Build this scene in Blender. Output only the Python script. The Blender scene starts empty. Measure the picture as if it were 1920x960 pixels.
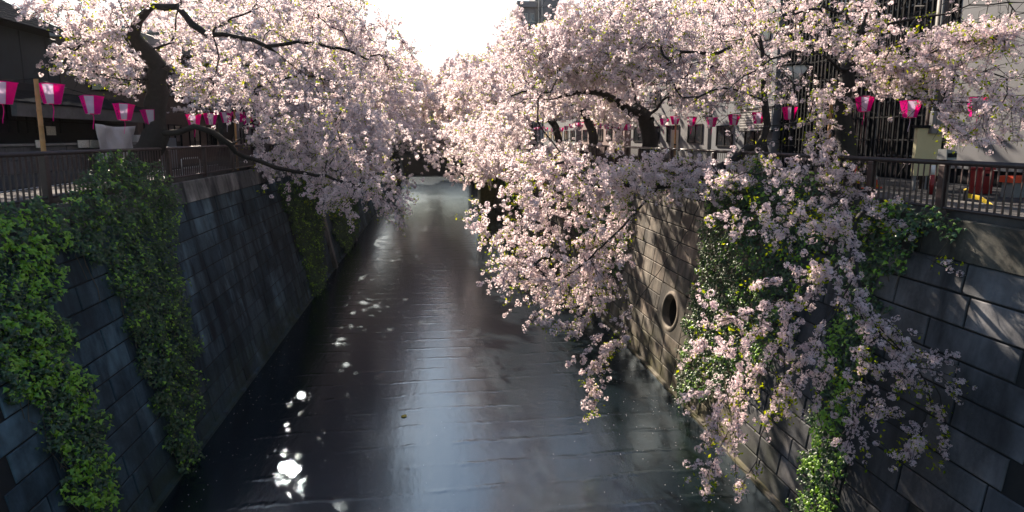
import bpy, math, random
import numpy as np
from math import sin, cos, tan, pi, radians, sqrt
from mathutils import Vector, Matrix

SC = bpy.context.scene
COL = SC.collection
rnd = random.Random(7)

# ------------------------------------------------------------------ camera
F = 1100.0                      # focal length in pixels of a 1920 wide frame
PITCH, YAW = radians(8), radians(7.7)
CAMZ = 1.37
cam_d = bpy.data.cameras.new("camera")
cam_d.sensor_width = 36
cam_d.lens = F / 1920 * 36
cam_d.shift_y = -67.4 / 1920
cam_d.clip_start, cam_d.clip_end = 0.1, 3000
cam = bpy.data.objects.new("camera", cam_d)
cam.location = (0, 0, CAMZ)
cam.rotation_euler = (pi / 2 - PITCH, 0, -YAW)
COL.objects.link(cam)
SC.camera = cam

# ------------------------------------------------------------------ light
SUN_AZ, SUN_EL = radians(-14.6), radians(30)       # azimuth from +Y towards +X
SUN = np.array([sin(SUN_AZ) * cos(SUN_EL), cos(SUN_AZ) * cos(SUN_EL), sin(SUN_EL)])
w = bpy.data.worlds.new("World")
SC.world = w
w.use_nodes = True
nt = w.node_tree
sky = nt.nodes.new("ShaderNodeTexSky")
sky.sky_type = 'NISHITA'
sky.sun_disc = False
sky.sun_elevation = SUN_EL
sky.sun_rotation = SUN_AZ
sky.air_density = 1.3
sky.dust_density = 0.8
sky.ozone_density = 2.0
bg = nt.nodes["Background"]
nt.links.new(sky.outputs[0], bg.inputs[0])
bg.inputs[1].default_value = 0.055
sd = bpy.data.lights.new("sun", 'SUN')
sd.energy = 5.0
sd.angle = radians(0.5)
sd.color = (1.0, 0.86, 0.70)
so = bpy.data.objects.new("sun", sd)
so.rotation_euler = Vector(-SUN).to_track_quat('-Z', 'Y').to_euler()
so.location = (0, 0, 60)
COL.objects.link(so)

SC.view_settings.view_transform = 'Standard'
SC.view_settings.look = 'None'
SC.view_settings.exposure = 1.62
SC.view_settings.gamma = 1.0
SC.render.engine = 'CYCLES'
cy = SC.cycles
cy.max_bounces = 8
cy.diffuse_bounces = 2
cy.glossy_bounces = 3
cy.transmission_bounces = 4
cy.transparent_max_bounces = 4
cy.use_denoising = True
cy.caustics_reflective = False
cy.caustics_refractive = False

HAZE = 0.00007
SC.cycles.volume_bounces = 0

# ------------------------------------------------------------------ measuring helpers
CAM = np.array([0, 0, CAMZ])
_fw = np.array([sin(YAW) * cos(PITCH), cos(YAW) * cos(PITCH), -sin(PITCH)])
_rt = np.array([cos(YAW), -sin(YAW), 0])
_up = np.cross(_rt, _fw)

def ray(px, py): return _fw + _rt * ((px - 960) / F) + _up * ((412.6 - py) / F)
def at(px, py, Y): d = ray(px, py); return CAM + d * (Y / d[1])
def atx(px, py, X): d = ray(px, py); return CAM + d * (X / d[0])
def atz(px, py, z): d = ray(px, py); return CAM + d * ((z - CAMZ) / d[2])

WATER = -8.5
TOP = -0.25
WALL = {'L': dict(x=-9.2, b=0.194, s=1), 'R': dict(x=10.4, b=0.150, s=-1)}
for k_, W_ in WALL.items():
    n_ = sqrt(1 + W_['b'] ** 2)
    W_['up'] = np.array([-W_['s'] * W_['b'], 0, 1]) / n_
    W_['out'] = np.array([W_['s'], 0, W_['b']]) / n_
    W_['p0'] = np.array([W_['x'], 0, TOP])
    W_['len'] = (TOP - WATER) * n_
def onwall(px, py, k):
    W = WALL[k]; d = ray(px, py)
    t = ((W['p0'] - CAM) @ W['out']) / (d @ W['out'])
    return CAM + d * t
def wallpt(k, y, s, o=0.0):      # s metres up the slope from the top edge (negative = down)
    W = WALL[k]
    return W['p0'] + np.array([0, y, 0]) + W['up'] * s + W['out'] * o
def wall_ys(k, p):
    W = WALL[k]; return p[1], (p - W['p0']) @ W['up']

# ------------------------------------------------------------------ materials
def mat(name): 
    m = bpy.data.materials.new(name); m.use_nodes = True
    nt = m.node_tree
    return m, nt, nt.nodes, nt.links, nt.nodes["Principled BSDF"]

def N(nt, typ, **kw):
    n = nt.nodes.new(typ)
    for k, v in kw.items():
        if hasattr(n, k) and k not in ('inputs',): setattr(n, k, v)
    return n

def noise(nt, scale, detail=4, vec=None, rough=0.6, mapscale=None, coord='Object'):
    n = nt.nodes.new("ShaderNodeTexNoise")
    n.inputs['Scale'].default_value = scale
    n.inputs['Detail'].default_value = detail
    n.inputs['Roughness'].default_value = rough
    if coord == 'World':
        g = nt.nodes.new("ShaderNodeNewGeometry"); src = g.outputs['Position']
    else:
        t = nt.nodes.new("ShaderNodeTexCoord"); src = t.outputs['Object']
    if mapscale is not None:
        mp = nt.nodes.new("ShaderNodeMapping"); mp.inputs['Scale'].default_value = mapscale
        nt.links.new(src, mp.inputs[0]); src = mp.outputs[0]
    nt.links.new(src, n.inputs['Vector'])
    return n.outputs['Fac']

def ramp(nt, fac, stops):
    r = nt.nodes.new("ShaderNodeValToRGB")
    els = r.color_ramp.elements
    while len(els) < len(stops): els.new(0.5)
    for e, (p, c) in zip(els, stops):
        e.position = p; e.color = (*c, 1) if len(c) == 3 else c
    nt.links.new(fac, r.inputs[0])
    return r.outputs[0]

def mixc(nt, a, b, fac, mode='MIX'):
    m = nt.nodes.new("ShaderNodeMix"); m.data_type = 'RGBA'; m.blend_type = mode
    for s, v in ((m.inputs[6], a), (m.inputs[7], b), (m.inputs[0], fac)):
        if hasattr(v, 'is_output'): nt.links.new(v, s)
        else: s.default_value = (*v, 1) if isinstance(v, tuple) else v
    return m.outputs[2]

def bump(nt, h, strength, dist, bs):
    b = nt.nodes.new("ShaderNodeBump")
    b.inputs['Strength'].default_value = strength
    b.inputs['Distance'].default_value = dist
    nt.links.new(h, b.inputs['Height']); nt.links.new(b.outputs[0], bs.inputs['Normal'])

def simple(name, col, rough=0.6, var=0.25, scale=6, metal=0.0, bmp=0.2, spec=0.5):
    m, nt, nd, lk, bs = mat(name)
    f = noise(nt, scale, 6)
    a = tuple(c * (1 - var) for c in col); b = tuple(min(1, c * (1 + var)) for c in col)
    lk.new(ramp(nt, f, [(0.3, a), (0.7, b)]), bs.inputs['Base Color'])
    bs.inputs['Roughness'].default_value = rough
    bs.inputs['Metallic'].default_value = metal
    bs.inputs['Specular IOR Level'].default_value = spec
    if bmp: bump(nt, noise(nt, scale * 6, 4), bmp, 0.01, bs)
    return m

def concrete(name, dark, light, stain, moss, mossz):
    m, nt, nd, lk, bs = mat(name)
    oi = nt.nodes.new("ShaderNodeObjectInfo")
    big = noise(nt, 0.55, 5, coord='World')
    streak = noise(nt, 1.0, 6, mapscale=(1.5, 1.5, 0.25), coord='World')
    fine = noise(nt, 14, 8, coord='World', rough=0.75)
    c = ramp(nt, fine, [(0.25, dark), (0.75, light)])
    c = mixc(nt, c, stain, ramp(nt, streak, [(0.46, (0, 0, 0)), (0.62, (1, 1, 1))]))
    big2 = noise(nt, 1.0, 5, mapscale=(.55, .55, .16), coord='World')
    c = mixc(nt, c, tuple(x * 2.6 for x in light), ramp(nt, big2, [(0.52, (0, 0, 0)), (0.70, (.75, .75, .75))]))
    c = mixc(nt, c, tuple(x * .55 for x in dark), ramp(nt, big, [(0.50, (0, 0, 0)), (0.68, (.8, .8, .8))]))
    tint = ramp(nt, oi.outputs['Random'], [(0, (.62, .64, .68)), (0.5, (1, 1, 1)), (1, (1.35, 1.25, 1.2))])
    c = mixc(nt, c, tint, 1.0, 'MULTIPLY')
    g = nt.nodes.new("ShaderNodeNewGeometry"); sx = nt.nodes.new("ShaderNodeSeparateXYZ")
    lk.new(g.outputs['Position'], sx.inputs[0])
    mr = nt.nodes.new("ShaderNodeMapRange")
    lk.new(sx.outputs[2], mr.inputs[0])
    mr.inputs[1].default_value = mossz; mr.inputs[2].default_value = WATER; mr.inputs[3].default_value = 0; mr.inputs[4].default_value = 1
    mm = nt.nodes.new("ShaderNodeMath"); mm.operation = 'MULTIPLY'
    lk.new(mr.outputs[0], mm.inputs[0]); lk.new(ramp(nt, noise(nt, 1.3, 6, coord='World'), [(.35, (0, 0, 0)), (.65, (1, 1, 1))]), mm.inputs[1])
    c = mixc(nt, c, moss, mm.outputs[0])
    lk.new(c, bs.inputs['Base Color'])
    bs.inputs['Roughness'].default_value = 0.8
    bs.inputs['Specular IOR Level'].default_value = 0.3
    bump(nt, fine, 0.35, 0.02, bs)
    return m

def leafmat(name, trans, rough=0.5, tcol=(1, 1, 1), coat=0.0):
    m = bpy.data.materials.new(name); m.use_nodes = True
    nt = m.node_tree; nt.nodes.clear(); lk = nt.links
    at_ = nt.nodes.new("ShaderNodeAttribute"); at_.attribute_name = "tint"
    out = nt.nodes.new("ShaderNodeOutputMaterial")
    d = nt.nodes.new("ShaderNodeBsdfDiffuse"); t = nt.nodes.new("ShaderNodeBsdfTranslucent")
    mx = nt.nodes.new("ShaderNodeMixShader"); mx.inputs[0].default_value = trans
    lk.new(at_.outputs[0], d.inputs[0])
    lk.new(mixc(nt, at_.outputs[0], tcol, 1.0, 'MULTIPLY'), t.inputs[0])
    lk.new(d.outputs[0], mx.inputs[1]); lk.new(t.outputs[0], mx.inputs[2])
    last = mx.outputs[0]
    if coat:
        g = nt.nodes.new("ShaderNodeBsdfGlossy"); g.inputs['Roughness'].default_value = rough
        m2 = nt.nodes.new("ShaderNodeMixShader"); m2.inputs[0].default_value = coat
        lk.new(last, m2.inputs[1]); lk.new(g.outputs[0], m2.inputs[2]); last = m2.outputs[0]
    lk.new(last, out.inputs[0])
    return m

M = {}
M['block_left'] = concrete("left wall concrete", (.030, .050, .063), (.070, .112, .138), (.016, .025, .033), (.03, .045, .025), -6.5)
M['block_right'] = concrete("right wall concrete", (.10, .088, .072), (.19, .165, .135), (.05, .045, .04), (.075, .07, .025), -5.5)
M['block_near_shade'] = concrete('shade-toned near right wall concrete', (.045, .047, .052), (.095, .098, .105), (.024, .027, .032), (.04, .045, .03), -6.5)  # darker and bluer than block_right: the near end's shade put into the colour
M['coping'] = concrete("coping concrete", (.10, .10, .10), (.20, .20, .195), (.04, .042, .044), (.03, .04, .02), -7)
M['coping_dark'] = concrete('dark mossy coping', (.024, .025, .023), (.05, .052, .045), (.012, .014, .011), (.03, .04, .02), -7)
M['mortar'] = simple("dark joint mortar", (.012, .013, .014), 0.9, .3, 3)
M['petal'] = leafmat("cherry petal", 0.50)
M['yleaf'] = leafmat("young cherry leaf", 0.5)
M['ivy'] = leafmat("ivy leaf", 0.25, 0.38, (1.0, 1.2, .5), 0.06)
M['bark'] = simple("cherry bark", (.019, .016, .015), 0.85, .45, 9, bmp=.7)
M['vine'] = simple("ivy vine", (.09, .07, .05), 0.85, .3, 9)
M['rail'] = simple("brown painted steel", (.050, .031, .030), 0.42, .3, 5, bmp=.1)
M['bamboo'] = simple("bamboo", (.42, .22, .08), 0.5, .25, 4, bmp=.1)
M['asphalt'] = simple("asphalt", (.050, .050, .053), 0.9, .3, 4, bmp=.4, spec=.05)
M['paving'] = simple("pavement slabs", (.13, .122, .12), 0.9, .25, 2, bmp=.3, spec=.05)
M['kerb'] = simple("kerb concrete", (.16, .155, .15), 0.9, .2, 4, spec=.05)
M['soil'] = simple("planted soil", (.05, .04, .03), 0.95, .3, 5)
M['darkwood'] = simple("dark painted timber", (.006, .010, .014), 0.7, .3, 3, bmp=.2, spec=.25)
M['tealboard'] = simple("dark teal cladding", (.007, .018, .025), 0.6, .25, 2, bmp=.2, spec=.3)
M['roof'] = simple("grey roof sheets", (.022, .024, .028), 0.9, .25, 3, spec=0)
M['greyblock'] = simple("grey garden wall block", (.08, .08, .085), 0.85, .3, 3)
M['paper'] = simple("notice paper", (.55, .53, .47), 0.8, .1, 4, bmp=0)
M['sheet'] = simple("grey tarpaulin", (.45, .45, .47), 0.5, .12, 2)
M['whitewall'] = simple("pale wall panel", (.16, .16, .17), 0.75, .08, 1.5)
M['greywall'] = simple("grey render", (.16, .17, .19), 0.8, .12, 1.2)
M['pinkwall'] = simple("pale pink render", (.30, .21, .20), 0.8, .1, 1.2)
M['brownwall'] = simple("brown tile wall", (.09, .06, .05), 0.8, .15, 2)
M['tower'] = simple("dark grey tower cladding", (.11, .11, .13), 0.7, .12, .5)
M['towerpale'] = simple("pale tower cladding", (.50, .46, .44), 0.7, .1, .5)
M['steel'] = simple("black steel", (.010, .011, .014), 0.8, .3, 4, bmp=0, spec=.1)
M['galv'] = simple("galvanised tube", (.55, .56, .58), 0.35, .12, 6, metal=.6, bmp=0)
M['cream'] = simple("cream sign board", (.55, .50, .30), 0.6, .08, 2, bmp=0)
M['grey'] = simple("grey metal box", (.16, .165, .17), 0.5, .15, 4, bmp=0)
M['polebrown'] = simple("brown utility pole", (.06, .045, .042), 0.6, .25, 2)
M['red'] = simple("red plastic", (.22, .012, .014), 0.45, .12, 3, bmp=0)
M['cone'] = simple("orange red cone plastic", (.55, .06, .02), 0.45, .1, 3, bmp=0)
M['yellow'] = simple("yellow tape", (.75, .52, .02), 0.5, .08, 3, bmp=0)
M['white'] = simple("white paint", (.75, .75, .74), 0.5, .05, 3, bmp=0)
M['rubber'] = simple("black rubber", (.015, .015, .015), 0.7, .2, 3, bmp=0)
M['carpaint'] = simple("dark car paint", (.012, .014, .018), 0.15, .1, 1, bmp=0)
M['lampglass'] = simple("lamp opal glass", (.55, .60, .60), 0.25, .05, 2, bmp=0)
M['algae'] = simple("algae covered concrete", (.085, .080, .022), 0.85, .5, 2.2, bmp=.4)
M['leafdebris'] = simple("yellow fallen leaf", (.55, .42, .06), 0.6, .2, 3, bmp=0)
def glassmat(name, col, rough=.08):
    m, nt, nd, lk, bs = mat(name)
    bs.inputs['Base Color'].default_value = (*col, 1); bs.inputs['Roughness'].default_value = rough
    bs.inputs['Specular IOR Level'].default_value = 0.8
    return m
M['glass'] = glassmat("dark window glass", (.02, .025, .03))
def papermat(name, col):
    m = bpy.data.materials.new(name); m.use_nodes = True
    nt = m.node_tree; nt.nodes.clear(); lk = nt.links
    out = nt.nodes.new("ShaderNodeOutputMaterial")
    f = noise(nt, 7, 4)
    c = ramp(nt, f, [(.3, tuple(x * .88 for x in col)), (.7, col)])
    d = nt.nodes.new("ShaderNodeBsdfDiffuse"); t = nt.nodes.new("ShaderNodeBsdfTranslucent")
    mx = nt.nodes.new("ShaderNodeMixShader"); mx.inputs[0].default_value = .55
    lk.new(c, d.inputs[0]); lk.new(c, t.inputs[0])
    lk.new(d.outputs[0], mx.inputs[1]); lk.new(t.outputs[0], mx.inputs[2]); lk.new(mx.outputs[0], out.inputs[0])
    return m
M['lpink'] = papermat("pink lantern paper", (.95, .016, .42))
M['lwhite'] = papermat("white lantern paper", (.80, .72, .84))

def lattice_mat():
    m, nt, nd, lk, bs = mat("white lattice on dark panel")
    t = nt.nodes.new("ShaderNodeTexCoord"); mp = nt.nodes.new("ShaderNodeMapping")
    mp.inputs['Rotation'].default_value = (radians(45), 0, 0)
    ch = nt.nodes.new("ShaderNodeTexChecker"); ch.inputs['Scale'].default_value = 9
    ch.inputs[1].default_value = (.6, .58, .56, 1); ch.inputs[2].default_value = (.03, .03, .035, 1)
    lk.new(t.outputs['Object'], mp.inputs[0]); lk.new(mp.outputs[0], ch.inputs[0]); lk.new(ch.outputs[0], bs.inputs[0])
    return m
M['lattice'] = lattice_mat()

def print_mat():
    m, nt, nd, lk, bs = mat("printed notice")
    t = nt.nodes.new("ShaderNodeTexCoord"); wv = nt.nodes.new("ShaderNodeTexWave")
    wv.bands_direction = 'Z'; wv.inputs['Scale'].default_value = 9; wv.inputs['Distortion'].default_value = 0.3
    lk.new(t.outputs['Object'], wv.inputs[0])
    nz = noise(nt, 26, 2)
    c = ramp(nt, wv.outputs['Fac'], [(.25, (.22, .21, .2)), (.5, (.60, .57, .50))])
    c = mixc(nt, c, (.60, .57, .50), ramp(nt, nz, [(.45, (0, 0, 0)), (.55, (1, 1, 1))]))
    lk.new(c, bs.inputs[0]); bs.inputs['Roughness'].default_value = .8
    return m
M['print'] = print_mat()

def water_mat():
    m, nt, nd, lk, bs = mat("river water")
    bs.inputs['Base Color'].default_value = (.002, .005, .008, 1)
    bs.inputs['IOR'].default_value = 1.85
    bs.inputs['Specular IOR Level'].default_value = 1.0
    bs.inputs['Specular Tint'].default_value = (.58, .80, 1.0, 1)
    g = nt.nodes.new("ShaderNodeNewGeometry"); sx = nt.nodes.new("ShaderNodeSeparateXYZ")
    lk.new(g.outputs['Position'], sx.inputs[0])
    def math(op, a, b=None):
        n = nt.nodes.new("ShaderNodeMath"); n.operation = op
        for i, v in enumerate((a, b)):
            if v is None: continue
            if hasattr(v, 'is_output'): lk.new(v, n.inputs[i])
            else: n.inputs[i].default_value = v
        return n.outputs[0]
    # standing ripples over the cross sills of the bed, about 1.27 m apart
    wob = noise(nt, .5, 2, mapscale=(.5, .15, 1), coord='World')
    wob2 = noise(nt, 2.2, 3, mapscale=(1.2, .3, 1), coord='World')
    yy = math('ADD', sx.outputs[1], math('ADD', math('MULTIPLY', wob, .55), math('MULTIPLY', wob2, .22)))
    ph = math('FRACT', math('DIVIDE', yy, 1.27))
    pulse = math('MULTIPLY', math('MAXIMUM', math('SUBTRACT', 1.0, math('MULTIPLY', math('ABSOLUTE', math('SUBTRACT', ph, .5)), 9.0)), 0.0), 1.0)
    pulse = math('SMOOTH_MIN', pulse, .8)
    amp = ramp(nt, noise(nt, 1.1, 3, mapscale=(.9, .8, 1), coord='World'), [(.38, (.0, .0, .0)), (.70, (1, 1, 1))])
    pulse = math('MULTIPLY', pulse, amp)
    flow = noise(nt, 1.0, 3, mapscale=(.9, .28, 1), coord='World')
    fine = noise(nt, 9, 2, mapscale=(1, .5, 1), coord='World')
    h = math('ADD', math('MULTIPLY', pulse, .013), math('ADD', math('MULTIPLY', flow, .012), math('MULTIPLY', fine, .0022)))
    b = nt.nodes.new("ShaderNodeBump"); b.inputs['Strength'].default_value = 1.0; b.inputs['Distance'].default_value = 1.0
    lk.new(h, b.inputs['Height']); lk.new(b.outputs[0], bs.inputs['Normal'])
    bs.inputs['Roughness'].default_value = 0.18
    return m
M['water'] = water_mat()

# ------------------------------------------------------------------ mesh helpers
ORG = {}

def mesh_np(name, V, polys, m, smooth=False, tint=None):
    """V (n,3); polys list of (k,s) int arrays."""
    me = bpy.data.meshes.new(name)
    V = np.asarray(V, dtype=np.float32)
    loops = np.concatenate([p.reshape(-1) for p in polys]).astype(np.int32)
    tot = np.concatenate([np.full(len(p), p.shape[1], np.int32) for p in polys])
    start = np.concatenate([[0], np.cumsum(tot)[:-1]]).astype(np.int32)
    me.vertices.add(len(V)); me.vertices.foreach_set('co', V.reshape(-1))
    me.loops.add(len(loops)); me.loops.foreach_set('vertex_index', loops)
    me.polygons.add(len(tot)); me.polygons.foreach_set('loop_start', start)
    me.polygons.foreach_set('loop_total', tot)
    me.polygons.foreach_set('use_smooth', np.full(len(tot), smooth, dtype=bool))
    if tint is not None:
        a = me.attributes.new("tint", 'FLOAT_COLOR', 'POINT')
        c = np.ones((len(V), 4), np.float32); c[:, :3] = tint
        a.data.foreach_set('color', c.reshape(-1))
    me.update(calc_edges=True)
    if m is not None: me.materials.append(m)
    return me

def link(name, data, parent=None, loc=None):
    o = bpy.data.objects.new(name, data); COL.objects.link(o)
    if parent is not None:
        o.parent = parent; ORG[o.name] = ORG[parent.name]
    else:
        ORG[o.name] = np.array(loc if loc is not None else (0, 0, 0), float)
        o.location = ORG[o.name]
    return o

def tag(o, label=None, cat=None, group=None, kind=None):
    if label: o['label'] = label
    if cat: o['category'] = cat
    if group: o['group'] = group
    if kind: o['kind'] = kind
    return o

def thing(name, loc, label, cat, group=None):
    return tag(link(name, None, None, loc), label, cat, group)

class MB:
    def __init__(self): self.v = []; self.f = []
    def _add(self, vs, fs):
        n = len(self.v); self.v += [tuple(map(float, p)) for p in vs]; self.f += [[i + n for i in f] for f in fs]; return self
    def box(self, x0, x1, y0, y1, z0, z1):
        v = [(x, y, z) for z in (z0, z1) for y in (y0, y1) for x in (x0, x1)]
        return self._add(v, [(0, 2, 3, 1), (4, 5, 7, 6), (0, 1, 5, 4), (2, 6, 7, 3), (0, 4, 6, 2), (1, 3, 7, 5)])
    def cbox(self, x0, x1, y0, y1, z0, z1, c=.01):
        """box with its long upright and top edges chamfered"""
        def ringz(d, z): 
            a = d
            return [(x0 + a, y0, z), (x1 - a, y0, z), (x1, y0 + a, z), (x1, y1 - a, z), (x1 - a, y1, z), (x0 + a, y1, z), (x0, y1 - a, z), (x0, y0 + a, z)]
        def ringi(z):
            return [(x0 + c, y0 + c, z)] * 0 + [(x0 + 1.6 * c, y0 + c, z), (x1 - 1.6 * c, y0 + c, z), (x1 - c, y0 + 1.6 * c, z), (x1 - c, y1 - 1.6 * c, z), (x1 - 1.6 * c, y1 - c, z), (x0 + 1.6 * c, y1 - c, z), (x0 + c, y1 - 1.6 * c, z), (x0 + c, y0 + 1.6 * c, z)]
        v = ringz(c, z0) + ringz(c, z1 - c) + ringi(z1)
        f = [tuple(range(7, -1, -1)), tuple(range(16, 24))]
        for r in (0, 8):
            for i in range(8):
                j = (i + 1) % 8; f.append((r + i, r + j, r + 8 + j, r + 8 + i))
        return self._add(v, f)
    def tube(self, pts, r, n=8, caps=True):
        pts = [np.array(p, float) for p in pts]
        R = r if hasattr(r, '__len__') else [r] * len(pts)
        vs, fs = [], []
        a = None
        for i, p in enumerate(pts):
            d = pts[min(i + 1, len(pts) - 1)] - pts[max(i - 1, 0)]; d = d / (np.linalg.norm(d) + 1e-9)
            if a is None: a = np.cross(d, (0, 0, 1) if abs(d[2]) < .9 else (1, 0, 0))
            a = a - d * (a @ d); a /= np.linalg.norm(a) + 1e-9; b = np.cross(d, a)
            vs += [p + R[i] * (a * cos(2 * pi * k / n) + b * sin(2 * pi * k / n)) for k in range(n)]
        for i in range(len(pts) - 1):
            for k in range(n):
                l = (k + 1) % n; fs.append((i * n + k, i * n + l, (i + 1) * n + l, (i + 1) * n + k))
        if caps: fs += [tuple(range(n - 1, -1, -1)), tuple(range((len(pts) - 1) * n, len(pts) * n))]
        return self._add(vs, fs)
    def lathe(self, prof, c, n=16):
        vs = [(c[0] + r * cos(2 * pi * k / n), c[1] + r * sin(2 * pi * k / n), c[2] + z) for r, z in prof for k in range(n)]
        fs = [(i * n + k, i * n + (k + 1) % n, (i + 1) * n + (k + 1) % n, (i + 1) * n + k) for i in range(len(prof) - 1) for k in range(n)]
        if prof[0][0] > 1e-4: fs.append(tuple(range(n - 1, -1, -1)))
        if prof[-1][0] > 1e-4: fs.append(tuple(range((len(prof) - 1) * n, len(prof) * n)))
        return self._add(vs, fs)
    def quad(self, a, b, c, d): return self._add([a, b, c, d], [(0, 1, 2, 3)])
    def poly(self, vs, fs): return self._add(vs, fs)
    def build(self, name, m, parent=None, smooth=False, loc=None):
        me = bpy.data.meshes.new(name)
        org = ORG[parent.name] if parent is not None else (np.array(loc, float) if loc is not None else np.zeros(3))
        me.from_pydata([tuple(np.array(p) - org) for p in self.v], [], self.f)
        me.materials.append(M[m] if isinstance(m, str) else m)
        if smooth:
            me.polygons.foreach_set('use_smooth', [True] * len(me.polygons))
        me.update()
        return link(name, me, parent, loc)

def copy_tree(o, loc=None, rot=None, parent=None):
    c = o.copy(); COL.objects.link(c)
    if parent is not None: c.parent = parent; ORG[c.name] = ORG[parent.name]
    else:
        c.location = loc; ORG[c.name] = np.array(loc, float)
        if rot is not None: c.rotation_euler = rot
    for ch in list(o.children): copy_tree(ch, parent=c)
    return c

# ------------------------------------------------------------------ ground, water
def sheet(name, x0, x1, y0, y1, z, m, nx=2, ny=2):
    xs = np.linspace(x0, x1, nx); ys = np.linspace(y0, y1, ny)
    V = np.array([(x, y, z) for y in ys for x in xs])
    q = np.array([(j * nx + i, j * nx + i + 1, (j + 1) * nx + i + 1, (j + 1) * nx + i) for j in range(ny - 1) for i in range(nx - 1)])
    return tag(link(name, mesh_np(name, V, [q], M[m])), kind='structure')

sheet('water', -11.5, 12, -10, 172, WATER, 'water', 4, 30)
sheet('riverbed', -14, 15, -12, 175, WATER - 1.2, 'mortar')
sheet('ground_left', -1500, -9.75, -40, 2500, -0.30, 'asphalt')
sheet('ground_right', 10.95, 1500, -40, 2500, -0.30, 'asphalt')
sheet('ground_far', -9.75, 10.95, 172, 2500, -0.30, 'soil')
# pavements as real steps
pv = MB().box(-11.6, -9.76, -10, 160, -.6, -.17); tag(pv.build('pavement_left', 'paving'), kind='structure')
pv = MB().box(10.96, 12.6, -10, 160, -.6, -.17); tag(pv.build('pavement_right', 'paving'), kind='structure')
kb = MB().box(-11.78, -11.603, -10, 160, -.6, -.155); tag(kb.build('kerb_left', 'kerb'), kind='structure')
kb = MB().box(12.603, 12.78, -10, 160, -.6, -.155); tag(kb.build('kerb_right', 'kerb'), kind='structure')
tag(MB().box(-13.3, -13.18, -10, 150, -.31, -.292).build('road_line', 'white'), kind='structure')

# ------------------------------------------------------------------ canal walls
COP = 0.80
def chamfer_block(L, H, D=.16, c=.018):
    """block in wall frame: x along the canal, y up the slope, z out of the wall"""
    a, b = L / 2, H / 2
    def rect(a, b, z): return [(-a, -b, z), (a, -b, z), (a, b, z), (-a, b, z)]
    v = rect(a, b, -D) + rect(a, b, -c) + rect(a - c, b - c, 0)
    f = [(3, 2, 1, 0), (8, 9, 10, 11)]
    for r in (0, 4):
        for i in range(4):
            j = (i + 1) % 4; f.append((r + i, r + j, r + 4 + j, r + 4 + i))
    return np.array(v), f

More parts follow.
